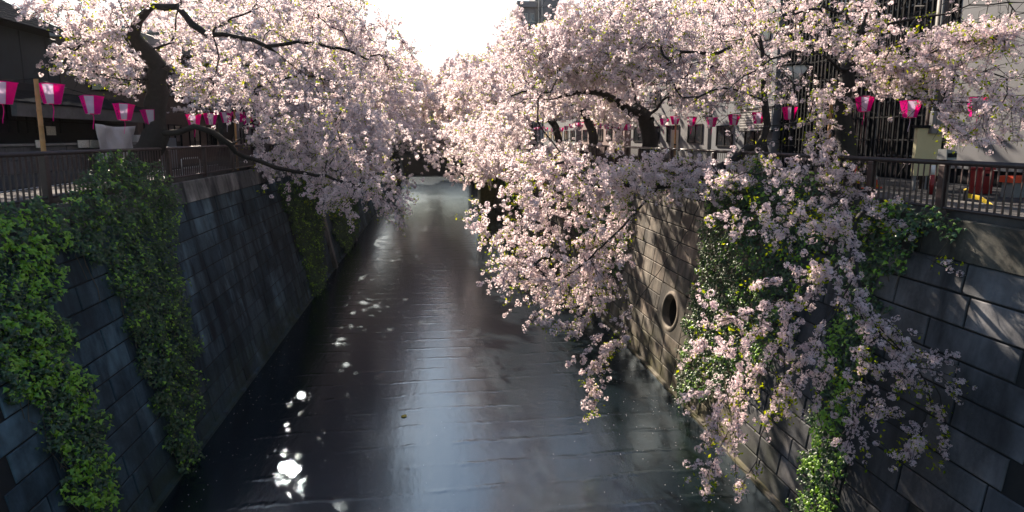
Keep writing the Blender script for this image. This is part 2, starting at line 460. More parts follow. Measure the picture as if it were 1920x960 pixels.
def build_wall(k, label, course, lens, bm, pilaster=(), hole=None, ymax_obj=60, ymax=100):
    W = WALL[k]
    root = thing('canal_wall', (W['x'], 14, TOP), label, 'wall')
    org = ORG[root.name]
    ln = W['len']
    # core behind the blocks (with an opening where the drain pipe comes out)
    s0, s1 = -ln - 1.5, -0.02
    ys = [-10, 165]; ss = [s0, s1]
    m = MB()
    def face(y0, y1, sa, sb, o=-.035):
        q = [wallpt(k, y0, sa, o), wallpt(k, y1, sa, o), wallpt(k, y1, sb, o), wallpt(k, y0, sb, o)]
        if W['s'] > 0: q = q[::-1]
        m.quad(*q)
    if hole:
        hy0, hy1, hs0, hs1 = hole['rect']
        face(-10, hy0, s0, s1); face(hy1, 165, s0, s1); face(hy0, hy1, s0, hs0); face(hy0, hy1, hs1, s1)
    else: face(-10, 165, s0, s1)
    core = m.build('wall_core', 'mortar', root)
    # frame of the wall face
    X = np.array([0, 1.0, 0]); Yv = W['up']; Z = W['out']
    if np.dot(np.cross(X, Yv), Z) < 0: X = -X
    R3 = np.stack([X, Yv, Z], 1)
    rot = Matrix(R3.tolist()).to_4x4()
    # courses
    n = int(round((ln - COP) / course)); ch = (ln - COP) / n
    cand = []
    r = random.Random(11 if k == 'L' else 12)
    for i in range(n):
        s = -COP - ch * (i + .5)
        y = 6.0 + r.random() * .8
        while y < ymax:
            L = lens(y) * r.choice((.82, 1, 1, 1.12))
            y1 = y + L
            if hole and y1 > hole['rect'][0] - .02 and y < hole['rect'][1] + .02 and abs(s - (hole['rect'][2] + hole['rect'][3]) / 2) < (hole['rect'][3] - hole['rect'][2]) / 2:
                a, b = hole['rect'][:2]
                if y < a - .25: cand.append((y, a, s))
                if y1 > b + .25: cand.append((b, y1, s))
            else: cand.append((y, y1, s))
            y = y1
    g = .04
    cand = [c for c in cand if c[1] - c[0] > .3]
    # the 300 that show largest: nearest, inside the frame
    def vis(c):
        p = wallpt(k, (c[0] + c[1]) / 2, c[2]) - CAM
        z = p @ _fw; x = 960 + F * (p @ _rt) / z; yv = 412.6 - F * (p @ _up) / z
        return -30 < x < 1950 and yv < 1000 and z > 0
    cand_v = sorted([c for c in cand if vis(c)], key=lambda c: c[0])
    near, far = cand_v[:300], cand_v[300:]
    cache = {}
    for (y0, y1, s) in near:
        key = (round(y1 - y0, 2), 'block_near_shade' if k == 'R' and y1 < 16.5 else bm)
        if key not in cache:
            v, f = chamfer_block(y1 - y0 - g, ch - g)
            me = bpy.data.meshes.new('block'); me.from_pydata(v.tolist(), [], f); me.materials.append(M[key[1]]); me.update(); cache[key] = me
        o = bpy.data.objects.new('block', cache[key]); COL.objects.link(o); o.parent = root; ORG[o.name] = org
        p = wallpt(k, (y0 + y1) / 2, s, r.uniform(-.006, .012)) - org
        o.matrix_basis = Matrix.Translation(p) @ rot @ Matrix.Rotation(r.uniform(-.004, .004), 4, 'X')
    if far:
        V, Q = [], []
        for (y0, y1, s) in far:
            v, f = chamfer_block(y1 - y0 - g, ch - g)
            b = len(V) * 12
            V.append(v @ R3.T + wallpt(k, (y0 + y1) / 2, s, r.uniform(-.006, .01)) - org)
            Q.append(np.array(f) + b)
        o = link('distant_blocks', mesh_np('distant_blocks', np.concatenate(V), [np.concatenate(Q)], M[bm]), root)
        o['kind'] = 'stuff'
    # coping: cast lengths butted with open joints, standing proud of the blocks
    y = 5.0
    while y < 100:
        L = 3.0
        m = MB()
        z0, z1 = -COP, 0
        v = []
        for yy in (y + .012, y + L - .012):
            v += [wallpt(k, yy, z0, -.2), wallpt(k, yy, z0, .05), wallpt(k, yy, z1 - .03, .05), wallpt(k, yy, z1, .02), wallpt(k, yy, z1, -.62)]
        f = [(0, 1, 2, 3, 4), (9, 8, 7, 6, 5)] + [(i, i + 5, (i + 1) % 5 + 5, (i + 1) % 5) for i in range(5)]
        m.poly(v, f); m.build('coping_stone', 'coping' if k == 'L' else 'coping_dark', root)
        y += L
    # footing at the water line
    m = MB()
    v = []
    for yy in (2, 165):
        v += [wallpt(k, yy, -ln - .6, -.05), wallpt(k, yy, -ln - .6, .14), wallpt(k, yy, -ln + .06, .14), wallpt(k, yy, -ln + .12, -.05)]
    m.poly(v, [(0, 1, 2, 3), (7, 6, 5, 4)] + [(i, i + 4, (i + 1) % 4 + 4, (i + 1) % 4) for i in range(4)])
    m.build('footing', bm, root)
    for (yc, wd, pr) in pilaster:
        m = MB(); v = []
        for yy in (yc, yc + wd):
            v += [wallpt(k, yy, -ln - .6, -.05), wallpt(k, yy, -ln - .6, pr), wallpt(k, yy, -COP - .02, pr), wallpt(k, yy, -COP - .02, -.05)]
        m.poly(v, [(0, 1, 2, 3), (7, 6, 5, 4)] + [(i, i + 4, (i + 1) % 4 + 4, (i + 1) % 4) for i in range(4)])
        m.build('pilaster', 'coping', root)
    if hole:
        hy0, hy1, hs0, hs1 = hole['rect']; cy_, cs_, rad = hole['c']
        nn = 40; V = []; 
        def pt(y, s, o): return wallpt(k, y, s, o)
        outer, ring1, ring2, ring3, back = [], [], [], [], []
        for i in range(nn):
            a = 2 * pi * i / nn; ca, sa = cos(a), sin(a)
            t = min(((hy1 - cy_) if ca > 0 else (cy_ - hy0)) / max(abs(ca), 1e-6), ((hs1 - cs_) if sa > 0 else (cs_ - hs0)) / max(abs(sa), 1e-6)) 
            outer.append(pt(cy_ + ca * t, cs_ + sa * t, .004))
            ring1.append(pt(cy_ + ca * rad * 1.28, cs_ + sa * rad * 1.28, .012))
            ring2.append(pt(cy_ + ca * rad * 1.14, cs_ + sa * rad * 1.14, .05))
            ring3.append(pt(cy_ + ca * rad, cs_ + sa * rad, .035))
            back.append(pt(cy_ + ca * rad * .98, cs_ + sa * rad * .98, -.25))
        # tube horizontal into the bank
        deep = [np.array(p) + np.array([-W['s'] * 3.0, 0, .1]) for p in back]
        m = MB(); fl = lambda a: [(a * nn + i, a * nn + (i + 1) % nn, (a + 1) * nn + (i + 1) % nn, (a + 1) * nn + i) for i in range(nn)]
        m.poly(outer + ring1, fl(0)); m.build('pipe_surround', bm, root)
        m = MB(); m.poly(ring1 + ring2 + ring3 + back, fl(0) + fl(1) + fl(2)); o = m.build('pipe_collar', bm, root, smooth=True)
        m = MB(); m.poly(back + deep, fl(0) + [tuple(range(nn, 2 * nn))]); m.build('drain_pipe', 'mortar', root, smooth=True)  # bore in near-black mortar: the shade of the deep opening as colour
    return root

build_wall('L', 'dark blue-grey block retaining wall along the left side of the canal', .64, lambda y: 1.75, 'block_left',
           pilaster=((45.0, .7, .25), (57.0, .7, .25)))
_pc = onwall(1257, 583, 'R'); _hy, _hs = wall_ys('R', _pc)
_ch = (WALL['R']['len'] - COP) / round((WALL['R']['len'] - COP) / .62)
_ci = round((-COP - _hs) / _ch - .5)          # course index nearest the pipe centre
_hsc = -COP - _ch * (_ci + .5)
build_wall('R', 'sun-dappled brownish block retaining wall with a round drain on the right', .62, lambda y: 1.75 if y < 13.5 else 1.25, 'block_right',
           hole=dict(rect=(_hy - 1.25, _hy + 1.25, _hsc - 1.5 * _ch, _hsc + 1.5 * _ch), c=(_hy, _hsc, .66)))
# mossy buttress far down the right side
bt = thing('buttress', (8.5, 88, WATER), 'algae stained concrete buttress standing in the water far down the right bank', 'buttress')
MB().cbox(7.1, 10.6, 88, 93, WATER - 1, -1.2, .06).build('shaft', 'algae', bt)
MB().cbox(6.95, 10.6, 87.85, 93.1, -1.2, -.9, .04).build('cap', 'coping', bt)

# far bridge
br = thing('bridge', (0, 126, -1.4), 'low concrete road bridge crossing the canal in the distance', 'bridge')
MB().cbox(-14, 15, 126, 136, -1.5, -.25, .05).build('deck', 'coping', br)
MB().cbox(-14, 15, 125.8, 126.1, -.25, .62, .03).build('parapet', 'greywall', br)
MB().cbox(-14, 15, 125.72, 126.18, .62, .86, .03).build('rail_top', 'lampglass', br)
MB().box(-11, -6.8, 126.2, 136, WATER - 1, -1.5).build('abutment', 'mortar', br)
MB().box(8.2, 12, 126.2, 136, WATER - 1, -1.5).build('abutment', 'mortar', br)
tag(MB().box(-14, 15, 165, 166, WATER - 1, -.3).build('canal_bend_wall', 'mortar'), 'dark wall closing the bend of the canal behind the bridge', 'wall')  # near-black: the shade beyond the bridge opening is put into its colour

# ------------------------------------------------------------------ railings
def railing(x, y0, y1, ztop, zb, posts, step, label, inward):
    root = thing('railing', (x, y0, zb), label, 'railing')
    MB().tube([(x, y0, ztop - .05), (x, y1, ztop - .05)], .058, 10).build('top_rail', 'rail', root, True)
    MB().tube([(x, y0, zb + .14), (x, y1, zb + .14)], .036, 8).build('bottom_rail', 'rail', root, True)
    for py in posts:
        MB().cbox(x - .075, x + .075, py - .085, py + .085, zb, ztop - .1, .012).build('post', 'rail', root)
    # one flattened, slightly twisted baluster, shared
    h = ztop - .1 - (zb + .16); vs = []; nz = 7
    for i in range(nz):
        t = i / (nz - 1); a = radians(70) * min(max((t - .3) / .4, 0), 1); ca, sa = cos(a), sin(a)
        for (u, v) in ((-.024, -.007), (.024, -.007), (.024, .007), (-.024, .007)):
            vs.append((u * ca - v * sa, u * sa + v * ca, t * h))
    fs = [(i * 4 + k, i * 4 + (k + 1) % 4, i * 4 + 4 + (k + 1) % 4, i * 4 + 4 + k) for i in range(nz - 1) for k in range(4)]
    me = bpy.data.meshes.new('baluster'); me.from_pydata(vs, [], fs); me.materials.append(M['rail']); me.update()
    y = y0 + step; cnt = 0; V = []
    while y < y1:
        if min(abs(y - p) for p in posts) > .09:
            cnt += 1
            if cnt <= 290:
                o = bpy.data.objects.new('baluster', me); COL.objects.link(o); o.parent = root; ORG[o.name] = ORG[root.name]
                o.location = (0, y - y0, .16)
        y += step
    return root
railing(-9.5, 5.5, 62, 1.03, TOP, [5.6 + 3.45 * i for i in range(-0, 17)], .2,
        'brown steel railing along the top of the left canal wall', 1)
railing(10.75, 6.9, 48, .90, TOP, [7.0 + 2.06 * i for i in range(20)], .158,
        'brown steel railing along the top of the right canal wall', -1)

# ------------------------------------------------------------------ trees
PINK_TIP = np.array([.95, .868, .878]); PINK_IN = np.array([.86, .62, .66])

def cluster_proto(lod, seed):
    """a pom-pom of blossoms: (V, tint weight, tris)"""
    r = np.random.default_rng(seed)
    nf = {0: 7, 1: 6, 2: 5, 3: 3}[lod]
    V, Wt, T = [], [], []
    g = (1 + 5 ** .5) / 2
    for i in range(nf):
        zz = 1 - 2 * (i + .5) / nf; a = 2 * pi * i / g + r.random()
        d = np.array([sqrt(1 - zz * zz) * cos(a), sqrt(1 - zz * zz) * sin(a), zz]) + r.normal(0, .15, 3); d /= np.linalg.norm(d)
        u = np.cross(d, r.normal(size=3)); u /= np.linalg.norm(u); v = np.cross(d, u)
        c = d * r.uniform(.65, 1.0)
        rad = {0: .51, 1: .57, 2: .77, 3: .92}[lod] * r.uniform(.85, 1.15)
        b = len(V)
        if lod == 0:
            V.append(c - d * .12); Wt.append(0)
            for k in range(5):
                a0 = 2 * pi * k / 5
                for (da, rr, h) in ((-.46, .72, .06), (0, 1.0, .10), (.46, .72, .06)):
                    V.append(c + rad * rr * (u * cos(a0 + da) + v * sin(a0 + da)) + d * h * r.uniform(.3, 1.6)); Wt.append(.55 if da else 1)
                p = b + 1 + 3 * k
                T += [(b, p, p + 1), (b, p + 1, p + 2)]
        elif lod == 1:
            V.append(c - d * .16); Wt.append(0)
            for k in range(5):
                a0 = 2 * pi * k / 5 + r.uniform(-.15, .15)
                V.append(c + rad * (u * cos(a0) + v * sin(a0)) + d * r.uniform(0, .25)); Wt.append(1)
            T += [(b, b + 1 + k, b + 1 + (k + 1) % 5) for k in range(5)]
        else:
            for k in range(4):
                a0 = 2 * pi * k / 4 + r.uniform(-.3, .3)
                V.append(c + rad * (u * cos(a0) + v * sin(a0)) + d * r.uniform(-.2, .25)); Wt.append(.8)
            T += [(b, b + 1, b + 2), (b, b + 2, b + 3)]
    return np.array(V), np.array(Wt), np.array(T)
PROTO = {l: [cluster_proto(l, 100 * l + i) for i in range(6)] for l in range(4)}

def rand_rot(n, r):
    q = r.normal(size=(n, 4)); q /= np.linalg.norm(q, axis=1)[:, None]
    a, b, c, d = q.T
    return np.stack([np.stack([1 - 2 * (c * c + d * d), 2 * (b * c - a * d), 2 * (b * d + a * c)], -1),
                     np.stack([2 * (b * c + a * d), 1 - 2 * (b * b + d * d), 2 * (c * d - a * b)], -1),
                     np.stack([2 * (b * d - a * c), 2 * (c * d + a * b), 1 - 2 * (b * b + c * c)], -1)], 1)

def stamp(protos, P, S, colA, colB, r):
    """copies of small prototype meshes at points P with size S; colour A at the centre, B at the rim"""
    Vs, Ts, Cs = [], [], []; base = 0
    pick = r.integers(0, len(protos), len(P))
    for i, (V, Wt, T) in enumerate(protos):
        idx = np.nonzero(pick == i)[0]
        if not len(idx): continue
        R = rand_rot(len(idx), r)
        X = np.einsum('nij,vj->nvi', R, V) * S[idx][:, None, None] + P[idx][:, None, :]
        C = colA[idx][:, None, :] * (1 - Wt)[None, :, None] + colB[idx][:, None, :] * Wt[None, :, None]
        n = len(V)
        Ts.append((T[None] + (np.arange(len(idx)) * n)[:, None, None] + base).reshape(-1, 3))
        Vs.append(X.reshape(-1, 3)); Cs.append(C.reshape(-1, 3)); base += n * len(idx)
    return np.concatenate(Vs), np.concatenate(Ts), np.concatenate(Cs)

GLINT0 = atz(545, 900, WATER)
def near_ray(P, p0, d, rad):
    q = P - p0; t = q @ d; dist = np.linalg.norm(q - t[:, None] * d, axis=1)
    return (t > 0) & (dist < rad)

class Tree:
    def __init__(s, seed): 
        s.r = np.random.default_rng(seed); s.P = []; s.par = []; s.paths = []; s.tips = []
    def start(s, pts):
        s.path(pts, None)
    def path(s, pts, j=None, seg=.35, wig=.04):
        """polyline joined to node j (or the nearest node); returns node ids"""
        pts = [np.array(p, float) for p in pts]
        if s.P and j is None:
            j = s.nearest(pts[0])
            pts = [s.P[j]] + pts
        elif j is not None: pts = [s.P[j]] + pts
        # Catmull-Rom resample
        out = []
        for i in range(len(pts) - 1):
            p0, p1, p2, p3 = pts[max(i - 1, 0)], pts[i], pts[i + 1], pts[min(i + 2, len(pts) - 1)]
            n = max(1, int(np.linalg.norm(p2 - p1) / seg))
            for k in range(n):
                t = k / n
                out.append(.5 * (2 * p1 + (p2 - p0) * t + (2 * p0 - 5 * p1 + 4 * p2 - p3) * t * t + (3 * p1 - p0 - 3 * p2 + p3) * t ** 3))
        out.append(pts[-1])
        ids = []
        prev = j
        for i, p in enumerate(out):
            if i == 0 and j is not None: ids.append(j); continue
            if 0 < i < len(out) - 1: p = p + s.r.normal(0, wig, 3)
            s.P.append(p); s.par.append(-1 if prev is None else prev); prev = len(s.P) - 1; ids.append(prev)
        s.paths.append(ids)
        return ids
    def nearest(s, p, bias=None):
        A = np.array(s.P); d = np.linalg.norm(A - p, axis=1)
        # prefer joining from below / from the trunk side
        if bias is not None: d = d + .35 * np.linalg.norm(A - bias, axis=1) * .3
        return int(np.argmin(d))
    def grow(s, targets, sag=.12):
        T = np.array(targets)
        root = s.P[min(len(s.P) - 1, 6)]
        o = np.argsort(np.min(np.linalg.norm(T[:, None] - np.array(s.P)[None, ::4], axis=2), axis=1))
        for t in T[o]:
            j = s.nearest(t, root)
            a = s.P[j]; d = np.linalg.norm(t - a)
            if d < .25: s.tips.append([j]); continue
            pj = s.par[j]
            dirp = (a - s.P[pj]) if pj >= 0 else np.array([0, 0, 1.])
            dirp = dirp / (np.linalg.norm(dirp) + 1e-6)
            mid = a + (t - a) * .45 + dirp * d * .16 + s.r.normal(0, .07 * d, 3) + np.array([0, 0, sag * d * .6])
            ids = s.path([mid, t], j, seg=.4, wig=.03)
            s.tips.append(ids[-4:])
    def radii(s, tip=.007, rmax=.36):
        n = len(s.P); acc = np.zeros(n); has = np.zeros(n, bool)
        for i in range(n - 1, -1, -1):
            if not has[i]: acc[i] = 1.0
            p = s.par[i]
            if p >= 0: acc[p] += acc[i] * 1.004; has[p] = True
        ex = math.log(rmax / tip) / math.log(acc[0])
        u = np.clip((acc / acc[0] - .25) / .5, 0, 1); u = u * u * (3 - 2 * u)
        return tip * acc ** ex * np.where(acc > 6, .60 + .40 * u, .9)
    def wood(s, R):
        Vs, Qs = [], []; b = 0
        for ids in s.paths:
            A = np.array([s.P[i] for i in ids]); rr = np.array([R[i] for i in ids])
            if len(ids) > 1: rr[0] = min(rr[0], rr[1] * 1.25)
            big = rr.max(); n = 10 if big > .12 else (6 if big > .04 else (4 if big > .018 else 3))
            D = np.gradient(A, axis=0) if len(A) > 1 else np.array([[0, 0, 1.]])
            D /= np.linalg.norm(D, axis=1)[:, None] + 1e-9
            ref = np.array([.31, .77, .55]); 
            U = np.cross(D, ref); U /= np.linalg.norm(U, axis=1)[:, None] + 1e-9
            W_ = np.cross(D, U)
            an = 2 * pi * np.arange(n) / n
            lump = 1 + (s.r.normal(0, .07, (len(A), n)) if big > .05 else 0)
            ring = A[:, None] + (rr[:, None] * lump if big > .05 else np.repeat(rr[:, None], n, 1))[:, :, None] * (U[:, None] * np.cos(an)[None, :, None] + W_[:, None] * np.sin(an)[None, :, None])
            Vs.append(ring.reshape(-1, 3))
            i = np.arange(len(A) - 1)[:, None]; k = np.arange(n)[None]; k2 = (k + 1) % n
            Qs.append(np.stack([i * n + k + 0 * k2, i * n + k2, (i + 1) * n + k2, (i + 1) * n + k], -1).reshape(-1, 4) + b)
            b += len(A) * n
        return np.concatenate(Vs), np.concatenate(Qs)

def make_tree(t, name, label, root_loc, lod, twig=(4, 7), size=.075, tlen=(.45, 1.0), droop=.15, leafy=.18, extra=(), rmax=.36,
              group='cherry trees in blossom along the canal', parts=0, cull=None, jit=.55, tipr=.007, wt=1.7):
    r = t.r
    root = thing(name, root_loc, label, 'tree', group)
    org = np.array(root_loc, float)
    R = t.radii(rmax=rmax, tip=tipr)
    V, Q = t.wood(R)
    link('trunk', mesh_np('trunk', V - org, [Q], M['bark'], True), root)
    # twiglets
    st, dr, ln = [], [], []
    P = np.array(t.P)
    def twigs(ids, k, lenr, dro):
        for _ in range(k):
            i = ids[r.integers(0, len(ids))]; p = t.par[i]
            d = P[i] - P[p] if p >= 0 else np.array([0, 0, 1.])
            d = d / (np.linalg.norm(d) + 1e-6)
            d = d * .7 + r.normal(0, .62, 3) + np.array([0, 0, -dro]); d /= np.linalg.norm(d) + 1e-6
            st.append(P[i]); dr.append(d); ln.append(r.uniform(*lenr))
    for ids in t.tips: twigs(ids, max(1, int(round(twig[0] * r.uniform(.7, 1.3)))), tlen, droop)
    for (ids, k, lenr, dro) in extra: twigs(ids, k, lenr, dro)
    st = np.array(st); dr = np.array(dr); ln = np.array(ln)
    kp = openings(st + dr * ln[:, None] * .6, r); st, dr, ln = st[kp], dr[kp], ln[kp]
    n = len(st)
    sagv = np.zeros((n, 3)); sagv[:, 2] = -droop * ln * .5
    p1 = st + dr * ln[:, None] * .5; p2 = st + dr * ln[:, None] + sagv
    if lod <= 2:
        U = np.cross(dr, r.normal(size=(n, 3))); U /= np.linalg.norm(U, axis=1)[:, None]; W_ = np.cross(dr, U)
        rings = []
        for (pp, rad) in ((st, .0055), (p1, .004), (p2, .0025)):
            for k in range(3):
                a = 2 * pi * k / 3; rings.append(pp + rad * wt * (U * cos(a) + W_ * sin(a)))
        V = np.stack(rings, 1).reshape(-1, 3)
        q = np.array([(a * 3 + k, a * 3 + (k + 1) % 3, (a + 1) * 3 + (k + 1) % 3, (a + 1) * 3 + k) for a in range(2) for k in range(3)])
        Q = (q[None] + 9 * np.arange(n)[:, None, None]).reshape(-1, 4)
        link('twigs', mesh_np('twigs', V - org, [Q], M['bark']), root)['kind'] = 'stuff'
    # blossom clusters strung along the twiglets, denser towards the tips
    kk = np.maximum(2, np.round(twig[1] * ln / np.mean(tlen) * r.uniform(.6, 1.35, n)).astype(int))
    idx = np.repeat(np.arange(n), kk); tt = r.uniform(.08, 1.05, len(idx))
    C = (1 - tt)[:, None] ** 2 * st[idx] + (2 * tt * (1 - tt))[:, None] * p1[idx] + (tt ** 2)[:, None] * p2[idx] + r.normal(0, size * jit, (len(idx), 3))
    S = size * r.uniform(.65, 1.3, len(C))
    keep = openings(C, r)
    if cull is not None: keep &= cull(C)
    C, S, idx = C[keep], S[keep], idx[keep]
    tone = r.random(len(C)) * .6 + r.random(n)[idx] * .4
    A = PINK_IN[None] * (.85 + .3 * tone[:, None]); B = PINK_TIP[None] * (.86 + .14 * tone[:, None]); B[:, 1] += .05 * (tone - .4)
    np.clip(B, 0, .96, out=B)
    if parts:
        dist = np.linalg.norm(C - CAM, axis=1)
        o = np.argsort(dist); sel, rest = o[:parts], o[parts:]
        mes = []
        for i, (v, wgt, T) in enumerate(PROTO[0]):
            c = PINK_IN[None] * (1 - wgt[:, None]) + (PINK_TIP * (.93 + .012 * i))[None] * wgt[:, None]
            mes.append(mesh_np('flower_cluster', v, [T], M['petal'], False, c))
        for q in sel:
            ob = bpy.data.objects.new('flower_cluster', mes[int(r.integers(0, 6))]); COL.objects.link(ob); ob.parent = root; ORG[ob.name] = org
            ob.location = C[q] - org; ob.rotation_euler = r.uniform(0, 6.28, 3); ob.scale = [S[q]] * 3
        C2, S2, A2, B2 = C[rest], S[rest], A[rest], B[rest]
    else: C2, S2, A2, B2 = C, S, A, B
    V, T, Cc = stamp(PROTO[lod], C2, S2, A2, B2, r)
    link('blossom', mesh_np('blossom', V - org, [T], M['petal'], False, Cc), root)['kind'] = 'stuff'
    # young leaves in little tufts
    g = np.nonzero(r.random(n) < leafy)[0]
    g = np.repeat(g, 12)
    tq = r.uniform(.45, 1.15, len(g))[:, None]
    L = st[g] + (p2[g] - st[g]) * tq + r.normal(0, size * 1.25, (len(g), 3))
    L = L[openings(L, r)]
    lv = np.array([(0, 0, 0), (-.28, .5, .1), (0, 1.05, -.05), (.28, .5, .1)]); lt = np.array([(0, 1, 2), (0, 2, 3)])
    tone = r.random((len(L), 1))
    Lc = np.array([.17, .27, .006]) * (1 - tone) + np.array([.46, .48, .008]) * tone
    V, T, Cc = stamp([(lv, np.ones(4), lt)], L, size * r.uniform(.9, 1.7, len(L)), Lc, Lc, r)
    link('young_leaves', mesh_np('young_leaves', V - org, [T], M['yleaf'], False, Cc), root)['kind'] = 'stuff'
    return root, len(C)

def inpoly(x, y, poly):
    c = np.zeros(len(x), bool); n = len(poly)
    for i in range(n):
        (x0, y0), (x1, y1) = poly[i], poly[(i + 1) % n]
        if y0 == y1: continue
        cond = ((y0 > y) != (y1 > y)) & (x < (x1 - x0) * (y - y0) / (y1 - y0) + x0)
        c ^= cond
    return c
def poly_targets(poly, Y0, Y1, n, r):
    """n points inside a bundle of sight lines, spread over the depth Y0..Y1"""
    a = np.array(poly, float); out = []
    while len(out) < n:
        x = r.uniform(a[:, 0].min(), a[:, 0].max(), 4 * n); y = r.uniform(a[:, 1].min(), a[:, 1].max(), 4 * n)
        k = inpoly(x, y, poly)
        out += [at(px, py, r.uniform(Y0, Y1)) for px, py in zip(x[k], y[k])]
    return out[:n]
def ell_targets(c, rad, n, r, shell=.45):
    d = r.normal(size=(n, 3)); d /= np.linalg.norm(d, axis=1)[:, None]
    q = (shell ** 3 + (1 - shell ** 3) * r.random(n)) ** (1 / 3)
    return np.array(c) + d * q[:, None] * np.array(rad)
def A(*t): return [at(*p) for p in t]

def glint_cull(P):
    k = near_ray(P, GLINT0, SUN, .50) | near_ray(P, GLINT0 + np.array([.3, -.45, 0]), SUN, .25)
    h = np.sin(P[:, 0] * 12.9 + P[:, 1] * 7.7 + P[:, 2] * 9.1)
    return ~(k & (h < .72))

# openings between the boughs (street, lanterns, wall and sky seen through the crowns): outline in the photograph, share kept
GAPS = [([(990, 224), (1110, 220), (1110, 262), (1000, 278)], .06), ([(1110, 224), (1190, 224), (1190, 262), (1110, 264)], .35),
        ([(1190, 165), (1262, 150), (1255, 235), (1190, 225)], .3), ([(1245, 208), (1312, 208), (1312, 290), (1245, 300)], .35),
        ([(1310, 205), (1505, 190), (1505, 290), (1310, 292)], .3), ([(1600, 175), (1760, 190), (1760, 375), (1650, 365), (1600, 300)], .22),
        ([(1750, 285), (1930, 270), (1930, 435), (1735, 425)], .03), ([(-20, 140), (90, 138), (205, 165), (295, 195), (295, 300), (-20, 320)], .01),
        ([(300, 212), (485, 204), (485, 236), (410, 285), (300, 292)], .3), ([(680, -10), (970, -10), (930, 50), (812, 72)], .05),
        ([(962, -10), (1052, -10), (1040, 42), (985, 52)], .12), ([(-20, 25), (60, 35), (110, 75), (60, 110), (62, 140), (-20, 145)], .01),
        ([(262, 120), (328, 116), (320, 282), (250, 282)], .12), ([(1186, 375), (1330, 375), (1300, 640), (1270, 745), (1180, 650), (1190, 500)], .16),
        ([(1440, 100), (1560, 90), (1570, 170), (1440, 170)], .4), ([(1680, -10), (1920, -10), (1920, 30), (1700, 55)], .45),
        ([(1850, 100), (1930, 95), (1930, 165), (1855, 165)], .5), ([(725, 262), (890, 262), (880, 325), (780, 345), (728, 330)], .5),
        ([(722, 256), (806, 256), (800, 332), (742, 335)], .35), ([(1690, 540), (1940, 540), (1940, 980), (1690, 980)], .8)]
EXTRA = {'L1': [[(250, 60, 22), (235, 35, 21.6), (225, 8, 21.3), (210, -25, 21)], [(450, 70, 21), (480, 102, 20.8), (502, 150, 21), (520, 205, 21.4)], [(500, 86, 21.2), (560, 80, 21), (640, 92, 21.4), (690, 112, 22)],
                [(395, 64, 21), (420, 40, 20.8), (470, 20, 20.8), (525, -8, 21)], [(560, 130, 21.6), (595, 150, 21.5), (640, 160, 21.8), (705, 172, 22.4)], [(400, 66, 21), (410, 110, 20.8), (400, 160, 20.8)],
                [(330, 12, 21.4), (345, -20, 21)], [(222, 55, 21.6), (205, 20, 21.2), (180, -5, 21)], [(160, 78, 20.6), (125, 95, 20.3), (90, 98, 20)], [(285, 150, 22.3), (240, 150, 21.6), (190, 140, 21)]],
         'R2': [[(1425, 100, 20.2), (1462, 60, 19.8), (1472, 5, 19.5)], [(1436, 190, 20), (1385, 168, 19.4), (1330, 172, 19), (1285, 200, 18.8)], [(1405, 60, 20.3), (1370, 90, 19.6), (1330, 100, 19.2), (1270, 95, 19)], [(1400, 50, 20.4), (1360, 12, 20), (1340, -20, 20)]],
         'R1': [[(1590, 130, 15.3), (1625, 100, 14.6), (1680, 78, 14), (1735, 60, 13.6)], [(1612, 60, 15.3), (1580, 30, 14.8), (1540, 10, 14.4)], [(1600, 190, 15), (1650, 180, 14), (1700, 150, 13.4)]]}
LIMBS = [([(268, 98), (252, 65), (256, 38), (288, 14), (330, 10), (365, 45), (395, 64), (450, 70), (500, 86), (560, 130), (612, 195)], 13, 21.5),
         ([(335, 246), (366, 237), (400, 248), (432, 275), (475, 300)], 9, 22.5, .6), ([(300, 128), (268, 98)], 20, 22.5),
         ([(1185, 208), (1165, 196), (1115, 170), (1080, 174), (1040, 184), (960, 183)], 11, 29), ([(1215, 215), (1245, 190), (1290, 150)], 14, 30), ([(1212, 222), (1195, 205), (1188, 160)], 12, 30),
         ([(1575, 128), (1540, 101), (1500, 97), (1450, 113), (1400, 142), (1340, 196), (1290, 246)], 10, 14),
         ([(1640, 55), (1690, 40), (1725, 33), (1783, 29), (1817, 10), (1925, 5)], 11, 14), ([(1590, 480), (1560, 505), (1500, 515), (1435, 545)], 8, 11),
         ([(1322, 340), (1290, 430), (1240, 500), (1185, 585)], 7, 18), ([(1235, 352), (1170, 420), (1110, 480)], 9, 18.5), ([(1590, 80), (1585, 300)], 13, 15),
         ([(1440, 60), (1405, 160)], 9, 20), ([(1400, 280), (1370, 305), (1300, 338), (1230, 352), (1150, 345)], 5, 19.3, .9)]
def project(P):
    d = P - CAM; z = d @ _fw; z = np.where(np.abs(z) < .1, .1, z)
    return 960 + F * (d @ _rt) / z, 412.6 - F * (d @ _up) / z, z
def _near(x, y, a, rad):
    dm = np.full(len(x), 1e9)
    for p, q in zip(a[:-1], a[1:]):
        d = q - p; t = np.clip(((x - p[0]) * d[0] + (y - p[1]) * d[1]) / (d @ d), 0, 1)
        dm = np.minimum(dm, np.hypot(x - p[0] - t * d[0], y - p[1] - t * d[1]))
    return dm < rad
SUNHOLES = [(onwall(1245, 560, 'R'), 1.0), (onwall(1215, 470, 'R'), .7), (onwall(1230, 660, 'R'), .8), (onwall(1850, 590, 'R'), .30), (onwall(1900, 640, 'R'), .22), (onwall(1545, 850, 'R'), .5)]
